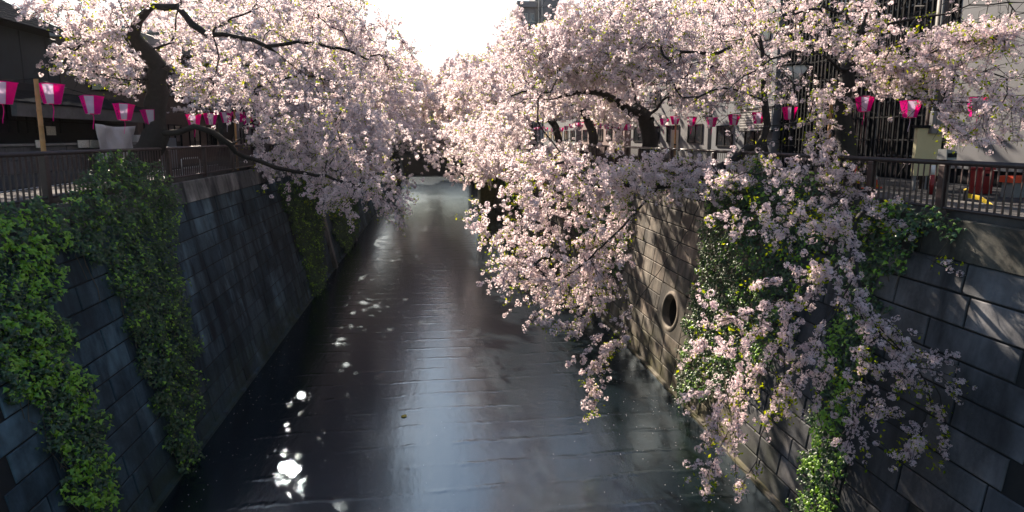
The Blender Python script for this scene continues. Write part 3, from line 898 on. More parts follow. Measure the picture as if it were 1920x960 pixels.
def openings(P, r):
    x, y, z = project(P); keep = np.ones(len(P), bool)
    jx, jy = x + r.normal(0, 6, len(P)), y + r.normal(0, 6, len(P))
    for poly, k in GAPS: keep &= ~(inpoly(jx, jy, poly) & (r.random(len(P)) > k))
    for pts, rad, Z, *kk in LIMBS:
        a = np.array(pts, float); dm = np.full(len(P), 1e9)
        for p, q in zip(a[:-1], a[1:]):
            d = q - p; t = np.clip(((x - p[0]) * d[0] + (y - p[1]) * d[1]) / (d @ d), 0, 1)
            dm = np.minimum(dm, np.hypot(x - p[0] - t * d[0], y - p[1] - t * d[1]))
        keep &= ~((dm < rad) & (z < Z + .5) & (r.random(len(P)) > (kk[0] if kk else .38)))
    for Y_, lst in ((21, EXTRA['L1']), (19.5, EXTRA['R2']), (14, EXTRA['R1'])):
        for pts in lst: keep &= ~(_near(x, y, np.array(pts)[:, :2], 5.0) & (z < Y_ + .7) & (r.random(len(P)) > .35))
    for p0, rad in SUNHOLES: keep &= ~(near_ray(P, p0, SUN, rad) & (r.random(len(P)) > .22))
    return keep

NCL = []
# --- nearest right tree
t = Tree(21)
t.start([(10.95, 15.3, -.2)] + A((1588, 300, 15.3), (1582, 220, 15.3), (1590, 130, 15.3), (1612, 60, 15.3), (1640, -20, 15.2)) + [(12.4, 15.0, 6.2), (12.2, 14.5, 8.0)])
t.path(A((1575, 128, 15.2), (1540, 101, 14.8), (1500, 97, 14.4), (1450, 113, 13.9), (1400, 142, 13.5), (1340, 196, 13.1), (1290, 246, 12.9)))
lb = t.path(A((1640, 55, 15), (1690, 40, 14.5), (1725, 33, 14), (1783, 29, 13.5), (1817, 10, 13), (1925, 5, 12.4)))
sprays = []
def spray(pts, k, lenr=(.25, .6), dro=.25, skip=.2):
    lenr = (lenr[0], lenr[1] * 1.35); k = int(k * .9)
    ids = t.path(A(*pts), seg=.25, wig=.025); sprays.append((ids[int(len(ids) * skip):], k, lenr, dro))
spray([(1630, 120, 14.5), (1680, 125, 13.2), (1740, 100, 12.2), (1800, 80, 11.6), (1860, 72, 11.1), (1925, 55, 10.7)], 105, (.25, .7), .1)
spray([(1640, 150, 14), (1690, 160, 13), (1740, 185, 12.2), (1800, 190, 11.6), (1860, 190, 11.1), (1915, 215, 10.7)], 95, (.2, .5), .2)
spray([(1740, 180, 12.2), (1770, 215, 11.6), (1800, 255, 11.0), (1840, 268, 10.7)], 40, (.2, .4), .3, .4)
spray([(1700, 60, 14), (1760, 120, 12.5), (1820, 150, 11.8), (1880, 160, 11.3)], 44, (.25, .6), .2)
spray([(1590, 180, 15), (1640, 215, 13.8), (1700, 222, 13)], 22, (.2, .5), .2)
spray([(1580, 240, 15), (1530, 225, 14.2), (1470, 235, 13.6), (1410, 240, 13.2)], 26, (.25, .6), .2)
spray([(1585, 290, 14.8), (1560, 262, 14), (1500, 275, 13.5), (1440, 265, 13)], 26, (.25, .6), .2)
spray([(1600, 305, 14.5), (1560, 316, 13.5), (1500, 312, 13), (1420, 322, 12.6), (1340, 338, 12.3)], 34, (.25, .55), .15)
spray([(1610, 300, 14.5), (1660, 306, 13.6), (1722, 298, 13)], 22, (.2, .4), .1)
spray([(1600, 330, 14.2), (1560, 352, 13), (1500, 352, 12.4), (1440, 345, 12)], 24, (.25, .5), .15)
spray([(1600, 345, 14), (1560, 385, 12.6), (1480, 396, 12.1), (1410, 398, 11.8), (1352, 404, 11.6)], 34, (.2, .45), .1)
spray([(1610, 350, 13.8), (1625, 395, 12.2), (1580, 415, 11.6), (1520, 420, 11.3), (1455, 430, 11.1)], 60, (.2, .5), .15)
spray([(1625, 395, 12.2), (1670, 410, 11.7), (1700, 425, 11.4)], 20, (.2, .4), .2)
spray([(1600, 420, 11.6), (1592, 480, 11), (1560, 505, 10.8), (1500, 515, 10.7), (1435, 545, 10.6)], 38, (.2, .5), .25)
spray([(1560, 505, 10.8), (1500, 560, 10.7), (1440, 570, 10.6), (1380, 600, 10.6), (1320, 592, 10.6)], 26, (.2, .5), .3)
spray([(1600, 440, 11.4), (1610, 520, 10.6), (1630, 600, 10.2), (1680, 655, 9.9), (1750, 662, 9.7), (1855, 722, 9.4)], 46, (.15, .35), .3)
spray([(1630, 600, 10.2), (1690, 660, 9.9), (1735, 715, 9.7), (1745, 760, 9.6), (1705, 845, 9.5)], 36, (.15, .35), .35, .45)
spray([(1745, 700, 9.6), (1770, 790, 9.5), (1780, 850, 9.4), (1785, 925, 9.4)], 24, (.12, .3), .4, .5)
spray([(1600, 440, 11.4), (1690, 462, 10.8), (1760, 495, 10.2), (1835, 532, 9.8)], 22, (.12, .3), .25, .4)
spray([(1500, 515, 10.7), (1480, 610, 10.4), (1430, 690, 10.3), (1385, 770, 10.2), (1330, 880, 10.1)], 48, (.2, .5), .35)
spray([(1440, 570, 10.6), (1400, 660, 10.4), (1360, 740, 10.3), (1330, 820, 10.3)], 34, (.2, .45), .35)
spray([(1480, 600, 10.4), (1470, 700, 10.2), (1440, 800, 10.1), (1395, 905, 10)], 26, (.15, .4), .4)
spray([(1600, 520, 10.7), (1560, 590, 10.4), (1520, 670, 10.2), (1480, 760, 10.1)], 26, (.15, .4), .35)
spray([(1610, 560, 10.4), (1620, 660, 10), (1600, 760, 9.8), (1592, 845, 9.7)], 24, (.12, .3), .4)
spray([(1560, 505, 10.8), (1610, 570, 10.3), (1660, 600, 10), (1690, 640, 9.9)], 22, (.15, .4), .3)
for q in EXTRA['R1']: t.path([at(x, y, Z) for x, y, Z in q], seg=.3, wig=.03)
crown = ell_targets((11.2, 14.2, 5.2), (5.0, 3.6, 3.0), 150, t.r) 
crown = [p for p in crown if p[2] > 2.0]
crown += poly_targets([(1400, 0), (1920, 0), (1920, 60), (1700, 150), (1600, 210), (1480, 200), (1380, 120)], 12.5, 17, 90, t.r)
crown += poly_targets([(1690, 60), (1930, 40), (1930, 150), (1700, 170)], 11, 13.5, 30, t.r)
crown += poly_targets([(1700, 180), (1925, 175), (1905, 245), (1760, 262)], 10.6, 12.4, 16, t.r)
crown += poly_targets([(1280, 120), (1420, 60), (1560, 180), (1560, 320), (1440, 320), (1300, 240)], 13, 17, 45, t.r)
crown += poly_targets([(1310, 570), (1470, 500), (1600, 600), (1560, 720), (1430, 850), (1340, 890), (1320, 760)], 10.1, 11, 22, t.r)
crown += poly_targets([(1570, 560), (1680, 620), (1740, 700), (1700, 830), (1600, 830), (1585, 700)], 9.7, 10.4, 13, t.r)
crown += poly_targets([(1700, 650), (1850, 715), (1800, 900), (1710, 800)], 9.4, 9.8, 6, t.r)
crown += poly_targets([(1330, 375), (1700, 380), (1720, 440), (1600, 475), (1350, 430)], 11, 13, 14, t.r)
crown += poly_targets([(1290, 300), (1700, 290), (1700, 350), (1290, 350)], 12, 14.5, 18, t.r)
t.grow(crown)
_, n_ = make_tree(t, 'cherry_tree', 'nearest cherry tree on the right bank, its branches hanging down in front of the ivy', (10.95, 15.3, -.2), 0, (3.2, 4.6), .062, (.3, .8), .2, .32, jit=.4,
          extra=sprays, rmax=.30, parts=300); NCL.append(n_)

# --- second right tree, leaning out over the wall
t = Tree(22); sprays = []
t.start([(11.4, 20.0, -.2)] + A((1432, 262, 20), (1436, 190, 20), (1425, 100, 20.2), (1405, 40, 20.4)) + [(10.9, 20.6, 7), (10.5, 21, 9)])
t.path(A((1400, 280, 19.6), (1370, 305, 19.2), (1300, 338, 18.9), (1230, 352, 18.8), (1150, 345, 19), (1080, 332, 19.3), (1000, 310, 19.8), (930, 285, 20.3)))
spray([(1235, 352, 18.8), (1170, 420, 18.2), (1110, 480, 17.9), (1050, 530, 17.8), (1000, 590, 17.6)], 46, (.3, .7), .25)
spray([(1322, 340, 18.8), (1290, 430, 18), (1240, 500, 17.5), (1185, 585, 17.1), (1150, 650, 17), (1125, 710, 16.9), (1110, 760, 16.9)], 30, (.2, .5), .3, .55)
spray([(1185, 585, 17.1), (1160, 640, 17), (1110, 690, 16.8), (1115, 730, 16.8)], 42, (.2, .5), .4, .4)
spray([(1200, 560, 17.2), (1140, 620, 17.1), (1085, 670, 17)], 16, (.2, .4), .3)
spray([(1110, 480, 17.9), (1120, 570, 17.5), (1085, 605, 17.4), (1000, 600, 17.5)], 40, (.25, .6), .3)
spray([(1230, 352, 18.8), (1260, 440, 18), (1290, 480, 17.6)], 12, (.2, .5), .2)
for q in EXTRA['R2']: t.path([at(x, y, Z) for x, y, Z in q], seg=.3, wig=.03)
crown = poly_targets([(890, 410), (960, 330), (1060, 290), (1190, 330), (1185, 420), (1140, 560), (1080, 600), (985, 570), (915, 520)], 17.6, 21.5, 150, t.r)
crown += poly_targets([(940, 270), (1300, 300), (1450, 290), (1440, 345), (1330, 375), (1180, 370), (960, 330)], 18, 21.5, 70, t.r)
crown += poly_targets([(1090, 320), (1300, 300), (1420, 285), (1420, 335), (1260, 372), (1090, 372)], 17.8, 18.9, 46, t.r)
crown += list(ell_targets((7.5, 20.5, 4.6), (2.6, 3, 2), 60, t.r, .2))  # extra blossom clump added to shade the near part of the wall
crown += list(ell_targets((7.0, 23.5, 5.0), (2.2, 3, 1.7), 80, t.r, .2))  # another clump added to keep sun streaks off that wall
crown += list(ell_targets((10.4, 21, 4.9), (5.2, 5, 3.0), 120, t.r))
crown += poly_targets([(955, 45), (1060, 5), (1070, 200), (950, 200)], 20, 27, 60, t.r)
crown += poly_targets([(1050, 60), (1450, 20), (1430, 230), (1300, 210), (1100, 170)], 19, 24, 60, t.r)
t.grow(crown)
_, n_ = make_tree(t, 'cherry_tree', 'leaning right bank cherry tree whose drooping boughs hang over the round drain', (11.4, 20, -.2), 1, (4, 5.2), .066, (.35, .95), .22, .3, jit=.45, extra=sprays, rmax=.27); NCL.append(n_)

# --- third right tree with the V shaped trunk
t = Tree(23); sprays = []
t.start([(11.6, 30.0, -.2)] + A((1222, 290, 30), (1212, 222, 30)))
t.path(A((1195, 205, 30), (1188, 160, 30), (1175, 110, 30), (1160, 40, 30)))
t.path(A((1185, 208, 29.8), (1165, 196, 29.4), (1115, 170, 29), (1080, 174, 28.6), (1040, 184, 28.2), (960, 183, 27.8)))
t.path(A((1245, 190, 30), (1290, 150, 30), (1330, 110, 30), (1360, 60, 30)))
crown = list(ell_targets((11.0, 30, 5.4), (7.0, 6.0, 3.4), 300, t.r, .3)) + list(ell_targets((6.2, 26, 5.6), (3, 5, 2.0), 190, t.r, .2)) + poly_targets([(880, 210), (1180, 180), (1180, 260), (1000, 300), (860, 290)], 26, 32, 70, t.r)  # the clump on the canal side is added to shade the near wall
t.grow(crown)
_, n_ = make_tree(t, 'cherry_tree', 'cherry tree with a dark V shaped trunk beside the far right lanterns', (11.6, 30, -.2), 2, (4.6, 7), .078, (.5, 1.2), .12, .18, rmax=.42); NCL.append(n_)

# --- near left tree
t = Tree(24); sprays = []
t.start([(-11.0, 22.5, -.2)] + A((287, 275, 22.5), (292, 200, 22.5), (300, 128, 22.5)))
t.path(A((268, 98, 22.3), (252, 65, 22), (256, 38, 21.8), (288, 14, 21.6), (330, 10, 21.4), (365, 45, 21.2), (395, 64, 21), (450, 70, 21), (500, 86, 21.2), (560, 130, 21.6), (612, 195, 22)))
t.path(A((248, 88, 22), (222, 55, 21.6), (190, 70, 21), (160, 78, 20.6)), seg=.3)
t.path(A((318, 80, 22.4), (330, 30, 22.2), (335, -40, 22)) + [(-10.2, 21.8, 8.5)])
ll = t.path(A((300, 250, 22.3), (335, 246, 22.1), (366, 237, 22), (400, 248, 22.2), (432, 275, 22.6), (475, 300, 23.4), (540, 318, 24.5), (640, 338, 26), (700, 360, 27)))
spray([(475, 300, 23.4), (498, 330, 23), (500, 375, 22.8)], 5, (.1, .3), .5, .5)
spray([(640, 338, 26), (690, 360, 26), (740, 390, 26), (750, 415, 26)], 36, (.3, .7), .35)
spray([(560, 322, 24.8), (620, 370, 25), (660, 400, 25)], 24, (.3, .7), .35)
for q in EXTRA['L1']: t.path([at(x, y, Z) for x, y, Z in q], seg=.3, wig=.03)
crown = poly_targets([(60, 0), (300, 0), (310, 170), (240, 185), (130, 130), (70, 120), (120, 60), (30, 15)], 20, 25, 95, t.r)
crown += poly_targets([(130, 110), (290, 120), (280, 170), (150, 160)], 20.5, 22.5, 24, t.r)
crown += poly_targets([(600, -10), (690, -10), (752, 60), (780, 110), (700, 180)], 22, 27, 55, t.r)
crown += poly_targets([(300, 0), (660, 0), (720, 120), (640, 230), (420, 240), (330, 200)], 20, 26, 150, t.r)
crown += poly_targets([(440, 240), (600, 230), (740, 280), (770, 370), (730, 400), (640, 390), (520, 330)], 23.5, 30, 95, t.r)
crown += list(ell_targets((-10, 22, 8), (5.5, 4.5, 2.6), 60, t.r))
t.grow(crown)
_, n_ = make_tree(t, 'cherry_tree', 'cherry tree with a thick dark trunk behind the left railing, nearest of the left bank', (-11, 22.5, -.2), 1, (4, 5.2), .068, (.4, 1.05), .18, .3, jit=.45, extra=sprays, rmax=.46, cull=glint_cull); NCL.append(n_)

# --- the rows receding along both banks
def avenue(side, x, y, lean, h, seed, lod, nt, label, size, twig, tall=1.0):
    t = Tree(seed); s = 1 if side == 'R' else -1
    t.start([(x, y, -.2), (x - s * .1, y, 1.2), (x - s * .5, y + .2, 2.6)])
    t.path([(x - s * 2.2, y - .8, 4.0), (x - s * 4.6, y - 1.2, 4.6), (x - s * 6.5, y - .6, 4.2)])
    t.path([(x - s * 1.0, y + .8, 5.0), (x - s * 1.6, y + 1.6, 7.6)])
    t.path([(x + s * 1.2, y - .4, 4.4), (x + s * 2.4, y + .3, 6.6)])
    t.path([(x - s * 1.6, y + 1.5, 3.8), (x - s * 4.2, y + 3, 4.8)])
    cr = list(ell_targets((x - s * lean, y, 2.2 + h * .5), (7.6, 6.4, h * .5), int(nt * .72), t.r, .35))
    cr += list(ell_targets((x - s * (lean + 4.0), y, 1.4), (4.0, 5.5, 2.6), int(nt * .28), t.r, .2))
    if seed == 32: cr += list(ell_targets(GLINT0 + SUN * 35, (6, 5, 4.2), 330, t.r, .1)) + list(ell_targets(GLINT0 + SUN * 33 + np.array([.8, 5, 0]), (5.5, 4, 4), 190, t.r, .1))  # extra crown clumps added to block the sun around the water glint
    if seed in XT: cr += poly_targets(XT[seed][0], y - 7, y + 3, XT[seed][1], t.r)
    t.grow(cr)
    return make_tree(t, 'cherry_tree', label, (x, y, -.2), lod, twig, size, (.5, 1.3), .1, .2, rmax=.34, cull=glint_cull)
XT = {42: ([(770, 285), (900, 235), (940, 330), (870, 352), (800, 330)], 70), 32: ([(620, 240), (790, 250), (780, 330), (700, 345)], 70), 41: ([(850, 240), (960, 230), (960, 330), (900, 330)], 40)}
AV = [('L', -11.2, 34, 1.2, 6.6, 31, 2, 330, 'second cherry tree along the left bank, behind the thick-trunked one', .085, (5, 7)),
      ('L', -11.3, 45, 0.6, 8.6, 32, 2, 330, 'third cherry tree along the left bank', .10, (5, 7)),
      ('L', -11.4, 57, 2.0, 8.2, 33, 2, 320, 'fourth cherry tree along the left bank', .12, (5, 7)),
      ('L', -11.4, 71, 3.0, 9.5, 34, 3, 340, 'fifth cherry tree along the left bank, half way to the bridge', .165, (5, 7)),
      ('L', -11.4, 88, 4.0, 11.5, 35, 3, 340, 'sixth cherry tree along the left bank, pale in the distance', .20, (5, 7)),
      ('L', -11.4, 107, 5.0, 14, 36, 3, 320, 'last left bank cherry tree this side of the bridge', .25, (5, 7)),
      ('R', 11.8, 42, 1.2, 6.8, 41, 2, 330, 'fourth cherry tree along the right bank, behind the V shaped trunk', .10, (5, 7)),
      ('R', 11.8, 54, 2.0, 7.6, 42, 2, 330, 'fifth cherry tree along the right bank', .12, (5, 7)),
      ('R', 11.8, 68, 3.0, 9.2, 43, 3, 340, 'sixth cherry tree along the right bank, half way to the bridge', .165, (5, 7)),
      ('R', 11.8, 85, 4.0, 11., 44, 3, 340, 'seventh cherry tree along the right bank, pale in the distance', .20, (5, 7)),
      ('R', 11.8, 105, 5.0, 13.5, 45, 3, 320, 'last right bank cherry tree this side of the bridge', .25, (5, 7)),
      ('L', -7.5, 142, 3.5, 15, 37, 3, 280, 'cherry tree beyond the bridge, left of the canal', .30, (5, 7)),
      ('R', 7.5, 148, 3.5, 15, 46, 3, 280, 'cherry tree beyond the bridge, right of the canal', .30, (5, 7))]
for a in AV: NCL.append(avenue(*a)[1])
print('clusters', NCL, sum(NCL))

# ------------------------------------------------------------------ ivy
IV = np.array([(0, 0, 0), (-.46, .10, -.06), (-.24, .36, 0), (0, .92, -.10), (.24, .36, 0), (.46, .10, -.06), (0, .32, .07)])
IT = np.array([(0, 5, 6), (5, 4, 6), (4, 3, 6), (3, 2, 6), (2, 1, 6), (1, 0, 6)])
def ivy(k, polys, label, seed, dens, leaf=.11, bulge=.3, parts=0, young=.25, loc=None, topz=None):
    r = np.random.default_rng(seed); W = WALL[k]
    pts, off = [], []
    for poly in polys:
        q = [wall_ys(k, onwall(px, py, k)) for px, py in poly]
        a = np.array(q); area = .5 * abs(np.dot(a[:, 0], np.roll(a[:, 1], 1)) - np.dot(a[:, 1], np.roll(a[:, 0], 1)))
        n = int(area * dens)
        got = []
        while len(got) < n:
            y = r.uniform(a[:, 0].min(), a[:, 0].max(), n * 3); s = r.uniform(a[:, 1].min(), a[:, 1].max(), n * 3)
            # ragged outline
            yy = y + .18 * np.sin(s * 5.1 + 1) + .10 * np.sin(s * 13.7) + r.normal(0, .07, len(y)); ss = s + .15 * np.sin(y * 6.3) + r.normal(0, .07, len(s))
            m = inpoly(yy, ss, q)
            got += list(zip(y[m], s[m]))
        pts += got[:n]
    pts = np.array(pts)
    clump = .5 + .5 * np.sin(pts[:, 0] * 3.3 + 1.3 * np.sin(pts[:, 1] * 2.1)) * np.sin(pts[:, 1] * 3.9 + 1.7 * np.sin(pts[:, 0] * 1.7))
    o = r.random(len(pts)) ** .8 * bulge * (.35 + .9 * clump) + .02
    P = W['p0'] + np.outer(pts[:, 0], (0, 1, 0)) + np.outer(pts[:, 1], W['up']) + np.outer(o, W['out'])
    n = len(P)
    nrm = W['out'][None] * .8 + np.array([0, 0, .55])[None] + np.array([0, -.25, 0]) + r.normal(0, .42, (n, 3)); nrm /= np.linalg.norm(nrm, axis=1)[:, None]
    tip = -W['up'][None] + r.normal(0, .55, (n, 3)); tip -= nrm * np.sum(tip * nrm, 1)[:, None]; tip /= np.linalg.norm(tip, axis=1)[:, None]
    sd_ = np.cross(tip, nrm)
    R = np.stack([sd_, tip, nrm], 2)
    S = leaf * r.uniform(.6, 1.35, n)
    lum = .5 + .5 * np.sin(pts[:, 0] * 4.7 + 2 * np.sin(pts[:, 1] * 3.1 + 1)) * np.sin(pts[:, 1] * 5.3 + 2 * np.sin(pts[:, 0] * 2.9))
    young_lit = (r.random(n) < young * (.15 + 2.4 * np.clip((lum - .35) * 1.8, 0, 1) * (.35 + (o / (bulge + .02)) ** 1.5))).astype(float)[:, None]  # pale leaves clump outwards: young growth, and lit areas put into the colour
    tn = r.random((n, 1))
    C = (np.array([.018, .05, .018]) * (1 - tn) + np.array([.065, .13, .035]) * tn) * (1 - young_lit) + young_lit * (np.array([.12, .30, .015]) * (1 - tn) + np.array([.30, .50, .03]) * tn)
    org = P.mean(0) if loc is None else np.array(loc)
    org = np.array([org[0], org[1], P[:, 2].min()])
    root = thing('ivy', org, label, 'ivy', 'ivy on the canal walls')
    order = np.argsort(np.linalg.norm(P - CAM, axis=1) - 2.5 * o) if parts else np.arange(n)
    sel, rest = order[:parts], order[parts:]
    if parts:
        mes = []
        for c in ((.020, .06, .02), (.05, .12, .028), (.13, .31, .015), (.28, .46, .03)):
            mes.append(mesh_np('leaf', IV, [IT], M['ivy'], False, np.tile(np.array(c), (7, 1))))
        for i in sel:
            ob = bpy.data.objects.new('leaf', mes[int(r.integers(0, 2)) + (2 if young_lit[i, 0] else 0)]); COL.objects.link(ob); ob.parent = root; ORG[ob.name] = org
            mw = Matrix(R[i].tolist()).to_4x4(); ob.matrix_basis = Matrix.Translation(P[i] - org) @ mw @ Matrix.Scale(S[i], 4)
    X = np.einsum('nij,vj->nvi', R[rest], IV) * S[rest][:, None, None] + P[rest][:, None] - org
    m_ = len(rest)
    T = (IT[None] + 7 * np.arange(m_)[:, None, None]).reshape(-1, 3)
    link('foliage', mesh_np('foliage', X.reshape(-1, 3), [T], M['ivy'], False, np.repeat(C[rest], 7, 0)), root)['kind'] = 'stuff'
    # stems running down the wall behind the leaves
    mb = MB()
    for i in range(min(26, 6 + n // 250)):
        y, s = pts[r.integers(0, n)]
        L = r.uniform(.8, 2.4); path = []
        for j in range(7):
            path.append(wallpt(k, y + .10 * sin(j * 1.3 + i) + r.normal(0, .03), s - L * j / 6 + .3, r.uniform(.02, .05)))
        mb.tube(path, r.uniform(.006, .013), 4, False)
    tag(mb.build('stem', 'vine', root), kind='stuff')
    return root
ivy('L', [[(-40, 385), (95, 372), (110, 440), (98, 520), (88, 560), (122, 610), (130, 690), (165, 740), (185, 820), (200, 890), (195, 990), (140, 990), (100, 860), (60, 770), (-40, 700)]],
    'bright ivy strand at the left edge trailing down the left wall', 51, 390, .115, .32, 300, .6)
ivy('L', [[(112, 385), (135, 330), (165, 300), (215, 284), (262, 312), (318, 345), (326, 395), (305, 470), (335, 545), (352, 640), (362, 760), (345, 830), (368, 878), (330, 885), (285, 770), (245, 660), (215, 570), (190, 505), (118, 470)]],
    'dark ivy mound climbing the left railing and hanging to the water', 52, 340, .112, .42, 300, .16)
ivy('L', [[(512, 345), (592, 338), (600, 480), (607, 545), (583, 556), (548, 440)]], 'narrow dark ivy strip on the left wall before the concrete pilaster', 53, 220, .14, .45, 0, .14)
ivy('L', [[(612, 350), (664, 342), (668, 425), (648, 480), (622, 440)]], 'far ivy patch on the left wall beyond the concrete pilaster', 54, 130, .17, .4, 0, .1)
ivy('R', [[(1330, 345), (1400, 335), (1425, 290), (1450, 290), (1470, 335), (1540, 330), (1575, 430), (1510, 520), (1490, 640), (1420, 720), (1330, 745), (1275, 760), (1278, 700), (1295, 640), (1300, 560), (1322, 480)]],
    'large ivy curtain on the right wall just right of the round drain', 55, 250, .115, .38, 200, .18)
ivy('R', [[(1560, 400), (1640, 372), (1700, 378), (1800, 408), (1830, 432), (1760, 440), (1705, 470), (1672, 545), (1640, 600), (1600, 570), (1570, 500)]],
    'green ivy spilling over the right coping below the railing post', 56, 300, .11, .3, 200, .3)
ivy('R', [[(1555, 610), (1635, 570), (1660, 620), (1612, 740), (1592, 830), (1568, 980), (1500, 980), (1515, 870), (1540, 770), (1545, 690)]],
    'sunlit ivy strand reaching the bottom edge low on the right wall', 57, 380, .10, .28, 300, .65)
ivy('R', [[(1060, 372), (1110, 350), (1185, 345), (1187, 430), (1168, 520), (1130, 500), (1090, 440)]], 'ivy patch on the right wall left of the round drain', 58, 150, .14, .3, 0, .2)
ivy('R', [[(942, 325), (975, 322), (978, 372), (962, 400), (948, 380)]], 'small far ivy strip near the buttress on the right wall', 59, 60, .25, .3, 0, .2)

# ------------------------------------------------------------------ paper lanterns
def lantern_proto(name, pink_tassel=True):
    root = link(name, None, None, (0, 0, 0))
    rt, rb, h = .34, .205, .56
    rot0 = radians(-90)
    AN = [rot0]
    for i in range(6): AN.append(AN[-1] + radians(47 if i % 2 else 73))
    da = -(AN[1] + AN[2]) / 2
    AN = [a + da for a in AN]
    for i in range(6):
        a0, a1 = AN[i], AN[i + 1]
        p = [(rt * cos(a0), rt * sin(a0), -.04), (rt * cos(a1), rt * sin(a1), -.04), (rb * cos(a1), rb * sin(a1), -.04 - h), (rb * cos(a0), rb * sin(a0), -.04 - h)]
        n_ = np.array([cos((a0 + a1) / 2), sin((a0 + a1) / 2), 0]) * .006
        q = [tuple(np.array(x) + n_) for x in p] + [tuple(np.array(x) - n_) for x in p]
        MB().poly(q, [(3, 2, 1, 0), (4, 5, 6, 7), (0, 1, 5, 4), (1, 2, 6, 5), (2, 3, 7, 6), (3, 0, 4, 7)]).build('panel', 'lwhite' if i % 2 == 1 else 'lpink', root)
    lm = MB()
    am = (AN[0] + AN[1]) / 2; tx, ty = -sin(am), cos(am)
    lr = random.Random(4)
    for g_ in range(4):                   # a column of small brushed characters, illegible at this size
        for st_ in range(5):
            t_ = .12 + g_ * .2 + lr.uniform(0, .12); rr_ = (rt + (rb - rt) * t_) * cos(radians(36.5)) + .0085
            u0 = lr.uniform(-.05, .01); u1 = u0 + lr.uniform(.03, .06); z_ = -.04 - h * t_; hh = .008 if st_ < 3 else .03
            if st_ >= 3: u1 = u0 + .012
            P_ = lambda u, z: (rr_ * cos(am) + u * tx, rr_ * sin(am) + u * ty, z)
            lm.poly([P_(u0, z_), P_(u1, z_), P_(u1, z_ - hh), P_(u0, z_ - hh)], [(0, 3, 2, 1)])
    tag(lm.build('lettering', 'steel', root), kind='stuff')
    c = [(rt * 1.03 * cos(a), rt * 1.03 * sin(a), -.035) for a in AN]
    MB().tube(c, .012, 6).build('rim', 'lpink', root)
    MB().tube([(0, 0, 0.02), (0, 0, -.04)], .012, 6).tube([(-rt * .95, 0, -.035), (rt * .95, 0, -.035)], .008, 5).build('hanger', 'steel', root)
    m = MB(); pts = [(0, 0, -.6 - .5 * j / 5) for j in range(6)]
    for j in range(5):
        w_ = .035
        z0, z1 = pts[j][2], pts[j + 1][2]; o0, o1 = .02 * sin(j), .02 * sin(j + 1)
        m.poly([(-w_, o0 - .005, z0), (w_, o0 - .005, z0), (w_, o1 - .005, z1), (-w_, o1 - .005, z1), (-w_, o0 + .005, z0), (w_, o0 + .005, z0), (w_, o1 + .005, z1), (-w_, o1 + .005, z1)],
               [(0, 1, 2, 3), (7, 6, 5, 4), (0, 3, 7, 4), (1, 5, 6, 2)])
    m.build('tassel', 'lpink' if pink_tassel else 'lwhite', root)
    return root
LP = [lantern_proto('paper_lantern', True), lantern_proto('paper_lantern', False)]
used = [False, False]
def lantern(p, label, group, white=0, tilt=(0, 0), face=None, s=.88):
    i = 1 if white else 0
    d = CAM - p; rz = math.atan2(d[1], d[0]) + (rnd.uniform(-.25, .25) if face is None else face)
    rot = (tilt[0] + rnd.uniform(-.05, .05), tilt[1] + rnd.uniform(-.06, .06), rz)
    if not used[i]:
        o = LP[i]; o.location = p; o.rotation_euler = rot; used[i] = True; ORG[o.name] = np.array(p)
    else: o = copy_tree(LP[i], p, rot)
    o.scale = (s, s, s)
    return tag(o, label, 'lantern', group)

GL, GR, GF = 'paper lanterns strung along the left bank', 'paper lanterns strung along the right bank', 'tiny lanterns in the distant rows'
XL = -9.75
left = [(1, 151, 'pink and white lantern cut by the left edge of the picture', 0), (94, 156, 'large pink and white lantern just right of the near bamboo pole', 0),
        (171, 179, 'lantern second right of the near bamboo pole, its tassel slanting right', 0), (232, 194, 'lantern hanging above the grey tarpaulin', 0),
        (281, 205, 'lantern hanging in front of the thick dark cherry trunk', 0), (362, 213, 'lantern half hidden by blossom right above the arching low branch', 0),
        (394, 211, 'lantern over the arching low branch with blossom below it', 0), (423, 209, 'lantern next left of the second left bamboo pole', 1),
        (447, 209, 'lantern touching the right side of the second left bamboo pole', 1), (464, 216, 'small tilted lantern second right of the far left bamboo pole', 0), (478, 221, 'last lantern of the left string, half lost in blossom', 0)]
LPTS = []
for px, py, lab, wh in left:
    p = atx(px, py, XL); LPTS.append(p); lantern(p, lab, GL, wh)
XR = 14.8
right = [(1838, 182, 'large lantern behind white blossom in front of the right utility pole', 0), (1709, 188, 'lantern above the cream notice board', 1),
         (1622, 180, 'lantern right of the nearest right cherry trunk', 0), (1481, 200, 'lantern hanging below the street lamp', 1), (1423, 210, 'lantern in front of the white lattice panel', 1),
         (1377, 214, 'lantern at the left edge of the lattice panel with a long white tassel', 1), (1335, 219, 'lantern crossed by a dark drooping branch', 0),
         (1297, 219, 'lantern next right of the far right bamboo pole', 0), (1266, 217, 'lantern hung on the far right bamboo pole', 0), (1246, 222, 'lantern peeking through blossom left of the far right bamboo pole', 0)]
RPTS = []
for px, py, lab, wh in right:
    p = atx(px, py, XR); RPTS.append(p); lantern(p, lab, GR, wh)
farl = [(994, 240), (1001, 239), (1008, 238), (1016, 237), (1024, 239), (1037, 240), (1045, 240), (1053, 239), (1062, 236), (1071, 232), (1081, 230), (1090, 229)]
ORD = 'first second third fourth fifth sixth seventh eighth ninth tenth eleventh twelfth'.split()
for i, (px, py) in enumerate(farl):
    lantern(atx(px, py, 17.0), ORD[i] + ' tiny lantern from the left in the distant row above the dark far railing', GF, i % 3 == 1)
for i, (px, py) in enumerate([(1112, 230), (1124, 231), (1138, 231), (1147, 229), (1156, 230), (1168, 233), (1178, 232)]):
    lantern(atx(px, py, 16.0), ORD[i] + ' tiny pink lantern from the left deep in blossom before the V shaped trunk', GF, i % 3 == 1)
